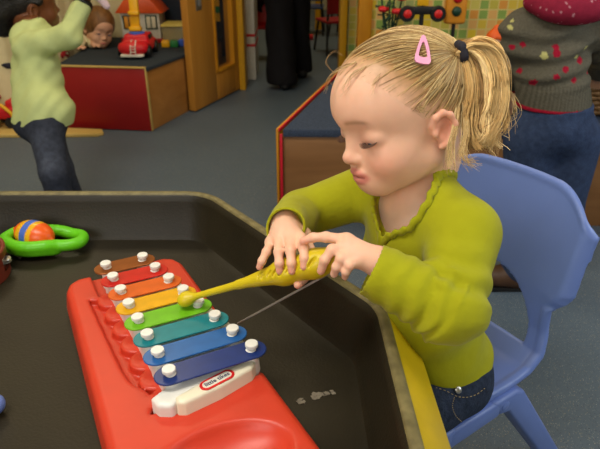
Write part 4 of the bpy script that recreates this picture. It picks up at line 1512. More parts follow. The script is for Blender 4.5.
# left hand: palm over the mallet end, index stretched along it, the others curled round it
mcl = [at(347, 240, .690), at(348, 247, .684), at(352, 254.5, .679), at(358, 261, .676)]
pal = [WRL] + mcl
for q, r_ in zip(mcl, (.0085, .0088, .0085, .0078)): hands.append(cap(WRL, q, .0125, r_, 0.008))
hands.append(ell((WRL * 0.42 + (mcl[1] + mcl[2]) / 2 * 0.58), (.0135, .0135, .0115), None, 0.008))
hands.append(cap(WRL, ELL, .0165, .026, 0.01))
finger([mcl[0], at(326, 237, .694), at(313, 237.5, .699), at(303, 241, .702)], .0068, .0048)
finger([mcl[1], at(332, 249.5, .678), at(324.5, 260, .678), at(321, 271, .686)], .0067, .0049)
finger([mcl[2], at(341, 258.5, .671), at(336.5, 267, .674), at(334, 274, .683)], .0065, .0047)
finger([mcl[3], at(350, 265, .668), at(346, 271.5, .672), at(345, 276.5, .681)], .0060, .0043)
hands.append(cap(WRL, at(361, 251, .700), .012, .010, 0.008))
finger([at(363, 252, .700), at(348, 262, .716), at(336, 266, .720), at(325, 262, .722)], .0075, .0055)
# right hand: fingers hang over the mallet, thumb shows under it
mcr = [at(271, 242, .757), at(279, 238, .750), at(290, 236, .745), at(300, 239, .742)]
for q, r_ in zip(mcr, (.0078, .0085, .0088, .0085)): hands.append(cap(WRR, q, .0135, r_, 0.008))
hands.append(ell((WRR * 0.4 + (mcr[1] + mcr[2]) / 2 * 0.6), (.016, .013, .012), None, 0.008))
hands.append(cap(WRR, ELR, .0165, .026, 0.01))
finger([mcr[0], at(266.5, 252, .737), at(262.0, 261, .733), at(259.5, 267, .735)], .0060, .0044)
finger([mcr[1], at(278.5, 252, .722), at(279.3, 263, .716), at(279.7, 271, .719)], .0065, .0048)
finger([mcr[2], at(290.5, 251, .714), at(291.5, 263, .709), at(291.8, 271, .711)], .0067, .0049)
finger([mcr[3], at(303.5, 248, .708), at(304.5, 258, .702), at(304, 266.5, .703)], .0065, .0049)
hands.append(cap(WRR, at(304, 234, .765), .012, .0095, 0.008))
finger([at(304, 235, .765), at(313, 256, .752), at(309, 274, .737), at(298, 284.5, .722)], .0072, .0056)
arms_in = [cap(SHL, ELL, .028, .024, .02), cap(SHR, ELR, .028, .024, .02)]
legs_in = [cap(HIPL, KNL, .046, .034, .02), cap(HIPR, KNR, .046, .034, .02), cap(KNL, ANL, .032, .022, .01), cap(KNR, ANR, .032, .022, .01)]


def skin_cols(V):
    n = len(V)
    c = np.tile(np.array(rgb(236, 186, 158)), (n, 1))
    L = ((V - HO) @ HA) / HS

    def blend(m, col):
        nonlocal c
        c = c * (1 - m[:, None]) + np.array(rgb(*col)) * m[:, None]
    g = lambda p, s: np.exp(-((L - np.array(p)) ** 2 / np.array(s) ** 2).sum(1))
    for y in (-1, 1):
        blend(0.50 * g((.062, y * .040, -.046), (.03, .020, .020)), (226, 140, 118))
        blend(0.65 * g((-.010, y * .076, -.016), (.022, .012, .028)), (220, 130, 104))
        blend(0.45 * g((.078, y * .032, -.014), (.014, .018, .009)), (208, 142, 124))
        br = np.exp(-((L[:, 2] - (.0125 - 7.0 * (np.abs(L[:, 1]) - .027) ** 2)) / .0026) ** 2) * (L[:, 0] > .03) * np.clip((np.abs(L[:, 1]) - .009) / .006, 0, 1) * np.clip((.047 - np.abs(L[:, 1])) / .008, 0, 1) * (np.sign(L[:, 1]) == y)
        blend(0.50 * br, (150, 104, 70))
    blend(0.30 * g((.094, 0, -.038), (.012, .012, .012)), (226, 142, 118))
    lips = np.clip(1.25 - np.sqrt((L[:, 1] / .0215) ** 2 + ((L[:, 2] + .0645 + 9 * L[:, 1] ** 2 * 0) / .0105) ** 2), 0, .28) / .28
    lips = lips * (L[:, 0] > .066)
    blend(0.70 * lips, (208, 108, 106))
    line = np.exp(-((L[:, 2] + .0645) / .0014) ** 2) * (np.abs(L[:, 1]) < .0185) * (L[:, 0] > .066)
    blend(0.55 * line, (130, 54, 52))
    # scalp seen through fine hair
    hd = np.exp(-((V[:, None, :] - np.array([at(303, 241, .70), at(321, 272, .685), at(279.7, 271, .716), at(291.8, 271, .709), at(304, 266, .702), at(259, 267, .734), at(298, 285, .721)])[None]) ** 2).sum(2) / .007 ** 2).max(1)
    blend(0.45 * hd, (222, 126, 110))
    return c


parts = []
for prims_, h_, lo_, hi_ in ((head + torso_in[2:], 0.0016, HO - np.array([.125, .125, .2]), HO + np.array([.125, .125, .115])),
                             (hands, 0.0013, None, None),
                             (torso_in + arms_in + legs_in, 0.005, None, None)):
    if lo_ is None: lo_, hi_ = bounds(prims_)
    if prims_ is hands:   # only the wrists and hands
        for W_ in ((at(262, 232, .80), at(325, 262, .69)), (at(338, 250, .75), at(372, 262, .67))): pass
        pts_ = np.array([p.c for p in hands if p.r < 0.045])
        lo_, hi_ = pts_.min(0) - 0.045, pts_.max(0) + 0.045
    V, Q = sdf_mesh(prims_, h_, lo_, hi_, sm=1)
    parts.append((V, Q))
Vs, Qs, off = [], [], 0
for V, Q in parts:
    Vs.append(V)
    Qs.append(Q + off)
    off += len(V)
Vg, Qg = np.concatenate(Vs), np.concatenate(Qs)
girl = from_np('person', Vg, Qg, M['skin'], None, skin_cols(Vg), origin=(0.205, 0.705, 0.0))
tag(girl, 'blond toddler in a lime green top on the blue chair striking the toy xylophone', 'person')

# eyes: balls under the lowered lids, lashes along the lid edge
for y in (-1, 1):
    c = hl((.0660, y * .0320, -.0113))
    ey = solid('eyeball', [ell(c, (.0131 * HS, .0168 * HS, .0129 * HS), HA)], 0.0016, M['eye_white'], girl, sm=0)
    ic = hl((.0750, y * .0325, -.0185))
    solid('iris', [ell(ic, (.0030, .0050, .0036), HA)], 0.001, M['eye_iris'], ey, sm=0)
    paths, rad = [], []
    for q in np.linspace(-1, 1, 26):
        b0 = np.array([.0800 - .0055 * q * q, y * .0325 + q * .0155, -.0190 + .0040 * q * q])
        pt = [hl(b0 + np.array([.0075 * t, q * .0030 * t, -.0050 * t + .003 * t * t])) for t in np.linspace(0, 1, 5)]
        paths.append(pt)
        rad.append(np.linspace(.00050, .00012, 5))
    ln = [hl((.0800 - .0055 * q * q, y * .0325 + q * .0158, -.0187 + .0040 * q * q)) for q in np.linspace(-1, 1, 7)]
    paths.append(ln)
    rad.append(np.array([.0003, .0006, .0008, .0008, .0008, .0006, .0003]))
    rad[-1] = None
    V, Q = strands_np(paths[:-1], np.array(rad[:-1]), 4)
    V2, Q2 = strands_np([ln], np.array([[.0002, .0004, .0006, .0006, .0006, .0004, .0002]]), 5)
    Q = np.concatenate([Q, Q2 + len(V)])
    V = np.concatenate([V, V2])
    from_np('eyelashes', V, Q, M['lash'], girl)

def march(prims, px, py):
    o = np.array([0, 0, CAM_H])
    d = at(px, py, 1.0) - o
    d /= np.linalg.norm(d)
    t = 0.3
    for _ in range(80): t += 0.8 * sdf_eval(prims, (o + d * t)[None])[0]
    p = o + d * t
    g = np.array([sdf_eval(prims, (p + 1e-3 * np.eye(3)[i])[None])[0] for i in range(3)])
    g -= sdf_eval(prims, p[None])[0]
    return p, g / np.linalg.norm(g)


# shirt
hem_p, hem_n = tp(0, 0, -0.008), -TU - 0.10 * GL
CUL, CUR = at(371, 269, .684), at(285, 228, .751)      # middle of each cuff
shirt_p = [ell(tp(0.004, 0, 0.01), (.080, .092, .070), TR), ell(tp(0.012, 0, 0.085), (.074, .086, .085), TR, 0.03), ell(tp(0.006, 0, 0.185), (.063, .086, .080), TR, 0.03),
           cap(GN - GL * 0.075 - TU * 0.020, GN + GL * 0.075 - TU * 0.020, .036, .036, .03),
           cap(GN - TU * 0.04, GN + TU * 0.022 - TF_ * 0.010, .054, .046, .02), cap(GN + TU * 0.014 + GL * 0.012 - TF_ * 0.008, SHL, .042, .041, .02),
           cap(SHL, ELL, .041, .040, .016), ell(ELL, (.040, .040, .040), None, .01),
           cap(SHR, ELR, .039, .0335, .016)]
vl, vn, vb = (march(shirt_p, *q)[0] for q in ((375, 212), (434, 178), (382, 244)))
va, vr = (vl + vn) / 2, np.linalg.norm(vl - vn) / 2
neck_cut = [cap(hl((-.028, 0, -.052)), GN - TU * 0.004 - TF_ * 0.002, .044, .0435, 0.0), cap(va + TU * 0.02, va, vr * 0.95, vr, 0.01), cap(va, vb, vr, .003, 0.004)]
sleeve_l = [cap(ELL, CUL, .040, .0325, .0)]
sleeve_r = [cap(ELR, CUR, .0335, .0265, .0)]
fold = []
ua = (ELL - SHL) / np.linalg.norm(ELL - SHL)
fa_ = (WRL - ELL) / np.linalg.norm(WRL - ELL)
def shirt_disp(V):
    out = np.zeros_like(V)
    # direction of displacement: away from the nearest limb axis is close enough to the normal
    def seg(a, b):
        d = b - a
        t = np.clip(((V - a) @ d) / (d @ d), 0, 1)
        q = V - (a + t[:, None] * d)
        r = np.linalg.norm(q, axis=1)
        return t, q / (r[:, None] + 1e-9), r
    t, n, r = seg(SHL, ELL)
    t2, n2, r2 = seg(ELL, WRL)
    m1 = (r < .05) * np.exp(-((t - 0.80) / .35) ** 2)
    ph = t * 24 + 2.2 * np.sin(V[:, 0] * 60) + V[:, 2] * 50
    out += n * (m1 * 0.0030 * np.sin(ph))[:, None]
    m2 = (r2 < .045) * (t2 > 0.02) * np.clip(1.1 - t2, 0, 1)
    out += n2 * (m2 * 0.0028 * np.sin(t2 * 26 + 2.0 * np.sin(V[:, 2] * 70) + V[:, 1] * 40))[:, None]
    t3, n3, r3 = seg(GH, GN)
    m3 = np.clip((np.minimum(r, r2) - .044) / .025, 0, 1)
    u = (V - GH) @ TU
    l = (V - GH) @ GL
    f = (V - GH) @ TF_
    m3 = m3 * np.clip((u + .004) / .03, .1, 1)
    out += n3 * (m3 * (0.0030 * np.sin(l * 85 + u * 45 + 1.6 * np.sin(u * 40)) * np.clip(1 - u / .22, 0.15, 1) + 0.0016 * np.sin(u * 110 + l * 30 + f * 40)))[:, None]
    return out


lo_, hi_ = bounds(shirt_p + sleeve_l + sleeve_r)
Fg, lo2 = sdf_grid(shirt_p, lo_, hi_, 0.0026)
ax = [lo2[i] + 0.0026 * np.arange(Fg.shape[i]) for i in range(3)]
XYZ = (ax[0][:, None, None], ax[1][None, :, None], ax[2][None, None, :])
Fc = None
for p in neck_cut:
    d_ = p.fn(*XYZ)
    Fc = d_ if Fc is None else smin(Fc, d_, 0.008)
hemd = -half(hem_p, hem_n).fn(*XYZ) + 0 * Fg
Fs = np.maximum(Fg, -Fc)
Fs = np.maximum(Fs, hemd)
for sl_, e_, c_, r_ in ((sleeve_l, ELL, CUL, .0325), (sleeve_r, ELR, CUR, .0265)):
    dirn = (c_ - e_) / np.linalg.norm(c_ - e_)
    d_ = sl_[0].fn(*XYZ)
    d_ = np.maximum(d_, -half(c_, dirn).fn(*XYZ))
    d_ = np.maximum(d_, -cap(c_ - dirn * 0.010, c_ + dirn * 0.02, r_ - .0035, r_ - .0030).fn(*XYZ))
    Fs = smin(Fs, d_, 0.010)
V, Q = nets(Fs.astype(np.float32), lo2, 0.0026)
V = relax(V, Q, 1)
shirt = from_np('shirt', V + shirt_disp(V), Q, M['lime'], girl)
shirt['label'] = 'lime green long sleeved top'
# gathered ruffle round the neckline
ang = np.arctan2((XYZ[0] - GN[0]) * GL[0] + (XYZ[1] - GN[1]) * GL[1] + 0 * XYZ[2], (XYZ[0] - GN[0]) * TF_[0] + (XYZ[1] - GN[1]) * TF_[1] + (XYZ[2] - GN[2]) * TF_[2])
rad_ = 0.0040 + 0.0010 * np.sin(ang * 34)
Fr = np.sqrt((Fg - 0.0022) ** 2 + Fc ** 2) - rad_
V, Q = nets(Fr.astype(np.float32), lo2, 0.0026)
from_np('ruffle', V, Q, M['lime'], shirt)['label'] = 'gathered neckline ruffle'
del Fg, Fc, Fs, Fr, ang, rad_, hemd

# jeans
jean_p = [ell(tp(0.0, 0, 0.010), (.074, .087, .060), TR), cap(HIPL, KNL, .053, .041, .02), cap(HIPR, KNR, .053, .041, .02), cap(KNL, ANL, .040, .034, .01), cap(KNR, ANR, .040, .034, .01),
          half(tp(0, 0, 0.045), TU), half((0, 0, 0.306), (0, 0, -1), 0.004) if False else half(tp(0, 0, 0.045), TU)]
jeans = solid('jeans', jean_p, 0.0035, M['denim'], girl, disp=lambda V: np.stack([0 * V[:, 0], 0 * V[:, 0], 0.0012 * np.sin(V[:, 0] * 90 + V[:, 1] * 70)], 1))
jeans['label'] = 'dark blue jeans'
sp_, sn_ = march(jean_p, 458, 390)
lathe('stud', sp_, [(0.0048, -0.003), (0.0048, 0.0016), (0.003, 0.0028)], M['metal'], jeans, tuple(sn_), 14)['label'] = 'metal stud'
stitch = mat('tan_stitching', rgb(170, 150, 110), rough=0.8)
for row in ([(436, 388), (446, 391), (456, 396), (466, 397), (476, 394), (484, 388)], [(454, 397), (452, 406), (455, 415), (461, 421)], [(468, 398), (467, 410), (465, 422), (462, 432)]):
    pth = [march(jean_p, x, y) for x, y in row]
    pth = smooth_np([p + n * 0.0012 for p, n in pth], 28)
    bm = bmesh.new()
    for k in range(0, 27, 2): bm_tube(bm, [pth[k], pth[k + 1]], 0.00055, 5)
    from_bm('stitching', bm, stitch, jeans, smooth=R(50))
for A_, K_ in ((ANL, KNL), (ANR, KNR)):
    solid('shoe', [ell(A_ + np.array([0, 0, -0.055]) + GF * 0.025, (.068, .030, .030), np.stack([GF, GL, GU], 1)), cap(A_ + np.array([0, 0, -0.03]), A_ + np.array([0, 0, 0.0]), .030, .030, .02),
                   half((0, 0, A_[2] - 0.075), (0, 0, -1), 0.002)], 0.004, M['shoe_brown'], girl)

# ------------------------------------------------------------------ hair
def gline(L):
    """positive inside the hair region of the local head"""
    x, y, z = L[..., 0], L[..., 1], L[..., 2]
    front = z - (0.064 + 1.05 * (x - .076))
    front = np.where(x > .018, front, z - (0.0031 + 0.62 * (x - .018)))
    return front * 0.70


head_noear = head_prims((0, 0, 0), np.eye(3), 1.0, fine=False, ears=False)[:3]


def on_head(dirs, off):
    """points of the skull surface along unit directions from the cranium centre, local frame"""
    c = np.array([-.008, 0, .020])
    t = np.full(len(dirs), 0.085)
    for _ in range(14):
        t = t - sdf_eval(head_noear, c + dirs * t[:, None]) * 0.9
    return c + dirs * (t + off)[:, None]


def ray_hit(px, py, extra=0.0):
    o = np.array([0, 0, CAM_H])
    d = at(px, py, 1.0) - o
    ln_ = np.linalg.norm(d)
    d /= ln_
    t = 0.4
    for _ in range(60):
        p = o + d * t
        q = sdf_eval(head_noear, ((p - HO) @ HA / HS)[None])[0] * HS - extra
        t += q * 0.8
    p = o + d * t
    e = 1e-3
    g = np.array([sdf_eval(head_noear, (((p + e * np.eye(3)[i]) - HO) @ HA / HS)[None])[0] for i in range(3)]) - sdf_eval(head_noear, ((p - HO) @ HA / HS)[None])[0]
    return p, g / np.linalg.norm(g)


TIE, TIEN = ray_hit(456, 54, 0.004)
tieL = (TIE - HO) @ HA / HS
cl = np.array([-.008, 0, .020])
tdir = (tieL - cl) / np.linalg.norm(tieL - cl)

# cap of hair lying on the skull
capF_lo, capF_hi = np.array([-.118, -.092, -.08]), np.array([.115, .092, .12])
Fh, lo_h = sdf_grid(head_noear, capF_lo, capF_hi, 0.002)
axh = [lo_h[i] + 0.002 * np.arange(Fh.shape[i]) for i in range(3)]
Lg = np.stack(np.meshgrid(*axh, indexing='ij'), -1)
gl_ = gline(Lg)
Fh = Fh - np.clip(gl_ * 0.12, -0.004, 0.0030)
V, Q = nets(Fh.astype(np.float32), lo_h, 0.002)
gk = gline(V)
keep = (gk[Q].max(1) > -0.006)
Q = Q[keep]
used = np.unique(Q)
mp_ = np.full(len(V), -1)
mp_[used] = np.arange(len(used))
V, Q = V[used], mp_[Q]
BL = np.array([rgb(202, 170, 114), rgb(180, 146, 92), rgb(158, 122, 76), rgb(220, 194, 142), rgb(192, 158, 102)])
fade = np.clip((gline(V) - 0.001) / 0.030, 0, 1)[:, None]
caps = np.array(rgb(234, 184, 154)) * (1 - fade) + np.array(rgb(170, 128, 80)) * fade
HV, HQ, HC = [HO + (V @ HA.T) * HS], [Q], [caps]
# combed strands from everywhere on the scalp to the tie
Nn = 5200
dd = RNG.normal(size=(Nn * 3, 3))
dd /= np.linalg.norm(dd, axis=1, keepdims=True)
pp = on_head(dd, np.zeros(len(dd)))
gg = gline(pp)
ok = gg > np.abs(RNG.normal(size=len(gg))) * 0.010 - 0.002
dd, gg = dd[ok][:Nn], gg[ok][:Nn]
K_ = 14
ts = np.linspace(0, 1, K_)
cosw = np.clip(dd @ tdir, -1, 1)
om = np.arccos(cosw)
nzv = RNG.normal(size=(len(dd), 3)) * 0.035
rows = []
lift = RNG.uniform(0.0012, 0.0062, len(dd)) + 0.004 * np.clip(om, 0, 2) * 0.4
for t in ts:
    w0_ = np.sin((1 - t) * om) / np.sin(om + 1e-6)
    w1_ = np.sin(t * om) / np.sin(om + 1e-6)
    q = dd * w0_[:, None] + tdir[None] * w1_[:, None] + nzv * math.sin(math.pi * t)
    q /= np.linalg.norm(q, axis=1, keepdims=True)
    offs = 0.0006 + lift * min(1, t * 2.2) * (1 - 0.25 * t)
    rows.append(on_head(q, offs))
paths = np.stack(rows, 1)
rad = np.tile(np.interp(ts, [0, .15, .8, 1], [.00022, .00052, .00055, .00045]), (len(dd), 1))
paths = HO + (paths @ HA.T) * HS
V, Q = strands_np(paths, rad, 3)
ci = BL[RNG.integers(0, len(BL), len(dd))] * RNG.uniform(.8, 1.12, (len(dd), 1))
HV.append(V); HQ.append(Q); HC.append(np.repeat(ci, K_ * 3, 0))
# ponytail: strands from the tie, out to the right and down in loose curls
cam_dir = np.array([0, math.cos(CAM_PITCH), -math.sin(CAM_PITCH)])
TD = float((TIE - np.array([0, 0, CAM_H])) @ cam_dir)
guide = [[(457, 53), (470, 44), (488, 45), (500, 58), (504, 84), (500, 106), (493, 124), (484, 140), (472, 148)],
         [(457, 53), (470, 47), (482, 54), (489, 74), (491, 98), (488, 120), (485, 138), (492, 150), (482, 157)],
         [(457, 54), (466, 52), (472, 64), (475, 86), (474, 108), (470, 126), (468, 142), (474, 154), (484, 150)],
         [(457, 55), (462, 60), (466, 76), (467, 98), (464, 116), (466, 132), (474, 142), (480, 134), (476, 126)],
         [(457, 53), (474, 42), (492, 48), (502, 68), (501, 94), (498, 114), (500, 130), (498, 146), (486, 157)]]
guide = [np.array([at(x, y, TD - 0.004 + 0.010 * math.sin(2.2 * k / 8)) for k, (x, y) in enumerate(g_)]) for g_ in guide]
KP = 26


NL_, NS_ = 56, 26
NP_ = NL_ * NS_
pt_paths = np.zeros((NP_, KP, 3))
pt_col = np.zeros((NP_, 3))
gs = [smooth_path(g_, KP) for g_ in guide]
tt = np.linspace(0, 1, KP)
n = 0
for lk in range(NL_):
    wts = RNG.dirichlet(np.full(len(gs), 0.35))
    base = sum(w_ * g_ for w_, g_ in zip(wts, gs))
    offl = RNG.normal(size=3) * np.array([.0034, .0060, .0034])
    amp = RNG.uniform(0.0020, 0.0120)
    ph, fq = RNG.uniform(0, 6.28), RNG.uniform(8, 17)
    env = np.clip((tt - .22) * 1.5, 0, 1) ** 1.8
    curl = np.stack([np.sin(tt * fq + ph), np.cos(tt * fq + ph), 0.35 * np.sin(tt * fq * .7 + ph)], 1) * (amp * env)[:, None]
    spread = np.interp(tt, [0, .06, .3, 1], [.25, .6, 1.0, .9])
    Lk = RNG.uniform(.60, 1.0)
    colk = BL[RNG.integers(0, len(BL))] * RNG.uniform(.95, 1.6)
    for st in range(NS_):
        o2 = RNG.normal(size=3) * np.array([.0016, .0022, .0014])
        fr = RNG.normal() * .18
        P = base + offl * spread[:, None] + curl * (1 + fr) + o2 * (spread * (0.6 + 0.9 * tt))[:, None]
        if RNG.random() < .06: P = P + RNG.normal(size=3)[None] * .010 * (tt ** 2)[:, None]
        pt_paths[n] = smooth_path(P[:max(6, int(KP * Lk * RNG.uniform(.94, 1.0)))], KP)
        pt_col[n] = colk * RNG.uniform(.88, 1.15)
        n += 1
rad = np.tile(np.interp(tt, [0, .1, .7, 1], [.0005, .0006, .0005, .0002]), (NP_, 1))
V, Q = strands_np(pt_paths, rad, 3)
ci = pt_col
HV.append(V); HQ.append(Q); HC.append(np.repeat(ci, KP * 3, 0))
# loose wisps: forehead, nape and behind the ear
wisps = []


def wisp(pts, n, sp, r_):
    for _ in range(n):
        P = np.array([at(x + RNG.normal() * sp * (0.3 + k * 0.35), y + RNG.normal() * sp * (0.3 + k * 0.35), d) for k, (x, y, d) in enumerate(pts)])
        wisps.append((smooth_path(P, 12), r_))


def hd_(px, py):
    p, _ = ray_hit(px, py, 0.002)
    return float((p - np.array([0, 0, CAM_H])) @ cam_dir)


fd = hd_(352, 72)
wisp([(356, 62, fd), (340, 68, fd + .004), (329, 78, fd + .008), (325, 92, fd + .01)], 12, 1.8, .00022)
wisp([(366, 66, fd - .01), (352, 74, fd - .008), (345, 84, fd - .004), (342, 92, fd)], 8, 2.4, .00018)
wisp([(380, 74, fd - .02), (374, 84, fd - .021), (372, 94, fd - .022)], 6, 2.6, .00016)
wisp([(335, 74, fd + .01), (326, 62, fd + .01), (333, 51, fd + .01), (343, 56, fd + .01)], 3, 0.8, .00016)
ed = hd_(430, 105)
wisp([(408, 84, ed - .002), (413, 98, ed - .002), (420, 108, ed - .003), (426, 112, ed - .004)], 22, 2.6, .00020)
wisp([(458, 96, TD - .0), (456, 124, TD - .005), (450, 150, TD - .01), (452, 168, TD - .012)], 46, 2.4, .00034)
wisp([(464, 100, TD), (466, 132, TD - .004), (462, 156, TD - .006), (474, 164, TD - .01)], 40, 3.0, .00034)
wisp([(500, 84, TD), (512, 96, TD), (516, 112, TD), (510, 124, TD)], 8, 3.0, .00026)
wp = np.stack([w_[0] for w_ in wisps])
wr_ = np.stack([np.interp(np.linspace(0, 1, 12), [0, .3, 1], [w_[1], w_[1] * 1.2, w_[1] * .4]) for w_ in wisps])
V, Q = strands_np(wp, wr_, 3)
ci = BL[RNG.integers(0, len(BL), len(wp))] * RNG.uniform(.9, 1.2, (len(wp), 1))
HV.append(V); HQ.append(Q); HC.append(np.repeat(ci, 12 * 3, 0))
off = 0
HQ2 = []
for v_, q_ in zip(HV, HQ):
    HQ2.append(q_ + off)
    off += len(v_)
hair = from_np('hair', np.concatenate(HV), np.concatenate(HQ2), M['hair_blond'], girl, np.concatenate(HC))
hair['label'] = 'blond hair gathered in a side ponytail'
# hair tie
tx_ = (guide[0][2] - TIE)
tx_ /= np.linalg.norm(tx_)
ta = np.cross(tx_, [0, 0, 1.0]); ta /= np.linalg.norm(ta)
tbb = np.cross(tx_, ta)
tc_ = TIE + tx_ * 0.006
tr = [tc_ + (ta * math.cos(a) + tbb * math.sin(a)) * (0.0095 + 0.0012 * math.sin(5 * a)) for a in np.linspace(0, 2 * math.pi, 24, endpoint=False)]
solid('hair_tie', [cap(tr[i], tr[(i + 1) % 24], .0044, .0044, .002) for i in range(24)], 0.0015, mat('navy_elastic', rgb(34, 32, 44), rough=0.8), girl)['label'] = 'dark elastic hair tie'
# pink snap clip
c0, n0 = ray_hit(423, 49, 0.0085)
c1, _ = ray_hit(422.5, 33, 0.0085)
vup = c1 - c0
vup -= n0 * (vup @ n0)
vup /= np.linalg.norm(vup)
vsd = np.cross(vup, n0)
Lc = 0.0205
outer = [(0, 1.0), (.10, .93), (.20, .6), (.32, .1), (.42, -.45), (.46, -.8), (.36, -.98), (0, -1.03), (-.36, -.98), (-.46, -.8), (-.42, -.45), (-.32, .1), (-.20, .6), (-.10, .93)]
bm = bmesh.new()
lay = []
for z_ in (0.0, 0.0016):
    for sc_, dy in ((1.0, 0.0), (0.54, -0.06)):
        lay.append([bm.verts.new(c0 + vsd * (u * Lc * sc_) + vup * ((v * sc_ + dy) * Lc) + n0 * (z_ - 0.10 * (v * sc_) ** 2 * Lc * 0.6)) for u, v in outer])
nO = len(outer)
for i in range(nO):
    j = (i + 1) % nO
    for a, b in ((0, 1), (2, 3), (0, 2), (1, 3)):
        bm.faces.new((lay[a][i], lay[a][j], lay[b][j], lay[b][i]))
from_bm('hair_clip', bm, M['pink'], girl, smooth=R(40))['label'] = 'pale pink snap hair clip'

# ------------------------------------------------------------------ the boy in the pale green top
BM = euler(R(38), R(-6), R(0))
bo = at(29, 4, 2.10)
bh = head_prims(bo, BM, 1.0, fine=False)
bn_ = at(33, 36, 2.05)
bsr, bsl = at(29, 47, 1.985), at(36, 42, 2.12)
bhp = at(44, 122, 2.02)
bel, bwr = at(69, 36, 1.96), at(83, 5, 1.99)
bell, bwl = at(66, 36, 2.20), at(79, 8, 2.20)
hr, hlft = at(46, 128, 1.975), at(44, 128, 2.06)
kr, kl = at(54, 172, 1.965), at(59, 168, 2.05)
ar_, al_ = np.array([kr[0] + .005, kr[1] - .0, .05]), np.array([kl[0] + .015, kl[1] + .03, .05])
bpr = bh + [cap(bo + BM @ np.array([-.03, 0, -.06]), bn_, .040, .042, .02), cap(bn_, bhp, .06, .075, .03), cap(bsr, bel, .03, .026, .015), cap(bel, bwr, .026, .02, .01), cap(bsl, bell, .03, .026, .015),
            cap(bell, bwl, .026, .02, .01), cap(hr, kr, .05, .04, .02), cap(hlft, kl, .05, .04, .02), cap(kr, ar_, .036, .03, .01), cap(kl, al_, .036, .03, .01)]
hnd = bwr + np.array([.015, 0, .035])
bpr += [cap(bwr, hnd, .018, .022, .01)]
for k in range(4):
    f0 = hnd + np.array([.006, -.018 + .012 * k, .012])
    bpr += [cap(f0, f0 + np.array([.014, 0, .022]), .0065, .006, .004), cap(f0 + np.array([.014, 0, .022]), f0 + np.array([.030, 0, .014]), .006, .005, .002)]
bpr.append(cap(hnd + np.array([.004, -.018, -.006]), hnd + np.array([.03, -.02, .006]), .0075, .006, .004))
boy = solid('person', bpr, 0.0045, M['skin_dark'], None, origin=(bhp[0], bhp[1], 0))
tag(boy, 'child in a pale green top and dark jeans reaching up beside the printed curtain', 'person')
hp_ = [ell(bo + BM @ np.array([-.016, 0, .022]), (.092, .074, .078), BM)]
for k in range(60):
    a, b = random.uniform(0, 6.28), random.uniform(-.5, 1.4)
    d = np.array([math.cos(a) * math.cos(b), math.sin(a) * math.cos(b), math.sin(b)])
    if d[0] > .45 and d[2] < .75: continue
    q = np.array([-.018, 0, .022]) + d * np.array([.092, .074, .078])
    hp_.append(ell(bo + BM @ q, (.016, .016, .016), BM, .01))
hp_ += [ell(bo + BM @ np.array([-.105, .02, .0]), (.055, .07, .065), BM, .02), ell(bo + BM @ np.array([-.105, .03, -.055]), (.040, .05, .045), BM, .02)]
hp_ += [ell(bo + BM @ np.array([.06, -.0, -.04]), (.075, .09, .07), BM, .015, 'sub'), ell(bo + BM @ np.array([-.006, -.078, -.022]), (.024, .022, .030), BM, .008, 'sub')]
solid('hair', hp_, 0.004, M['hair_black'], boy)['label'] = 'black braided hair'
bp = [cap(bn_ + np.array([0, 0, -.01]), bhp, .074, .094, .03), cap(bsr, bsl, .042, .042, .03), cap(bsr, bel, .046, .040, .02), cap(bel, bwr * .90 + bel * .10, .040, .031, .015), cap(bsl, bell, .044, .038, .02), cap(bell, bwl, .038, .030, .015),
      cap(bhp, bhp + np.array([0.02, 0, .04]), .092, .09, .02), cap(bn_ + np.array([0, 0, .02]), bo + BM @ np.array([-.03, 0, -.07]), .044, .043, .004, 'sub'), half(bhp + np.array([0, 0, .0]), (-.10, 0, -1))]


def boy_disp(V):
    d = bhp - bn_
    t = np.clip(((V - bn_) @ d) / (d @ d), 0, 1)
    q = V - (bn_ + t[:, None] * d)
    q /= np.linalg.norm(q, axis=1, keepdims=True) + 1e-9
    return q * (.004 * np.sin(V[:, 0] * 55 + V[:, 2] * 28 + 1.5 * np.sin(V[:, 2] * 22)) + .002 * np.sin(V[:, 0] * 120 - V[:, 2] * 90))[:, None]


solid('top', bp, 0.0045, M['green_knit'], boy, disp=boy_disp)['label'] = 'pale green long sleeved top'
u_ = (bwr - bel) / np.linalg.norm(bwr - bel)
solid('cuff', [cap(bwr - u_ * .004, bwr - u_ * .0, .0325, .0320, .0), half(bwr + u_ * .014, u_, .002), half(bwr - u_ * .004, -u_, .002)], 0.003, M['toy_black'], boy)['label'] = 'dark cuff'
jd = [ell(bhp + np.array([-.012, 0, .0]), (.092, .088, .07)), cap(hr, kr, .060, .046, .03), cap(hlft, kl, .060, .046, .03), cap(kr, ar_, .046, .042, .02), cap(kl, al_, .046, .042, .02), half(bhp + np.array([0, 0, .04]), (0, 0, 1))]


def denim_cols(V):
    c = np.tile(np.array(rgb(46, 50, 62)), (len(V), 1))
    for p_, s_ in ((kr + (0, -.045, .05), .05), (hr + (0.0, -.05, -.03), .04), (kl, .05)):
        m = .55 * np.exp(-((V - p_) ** 2).sum(1) / s_ ** 2)
        c = c * (1 - m[:, None]) + np.array(rgb(86, 92, 108)) * m[:, None]
    return c


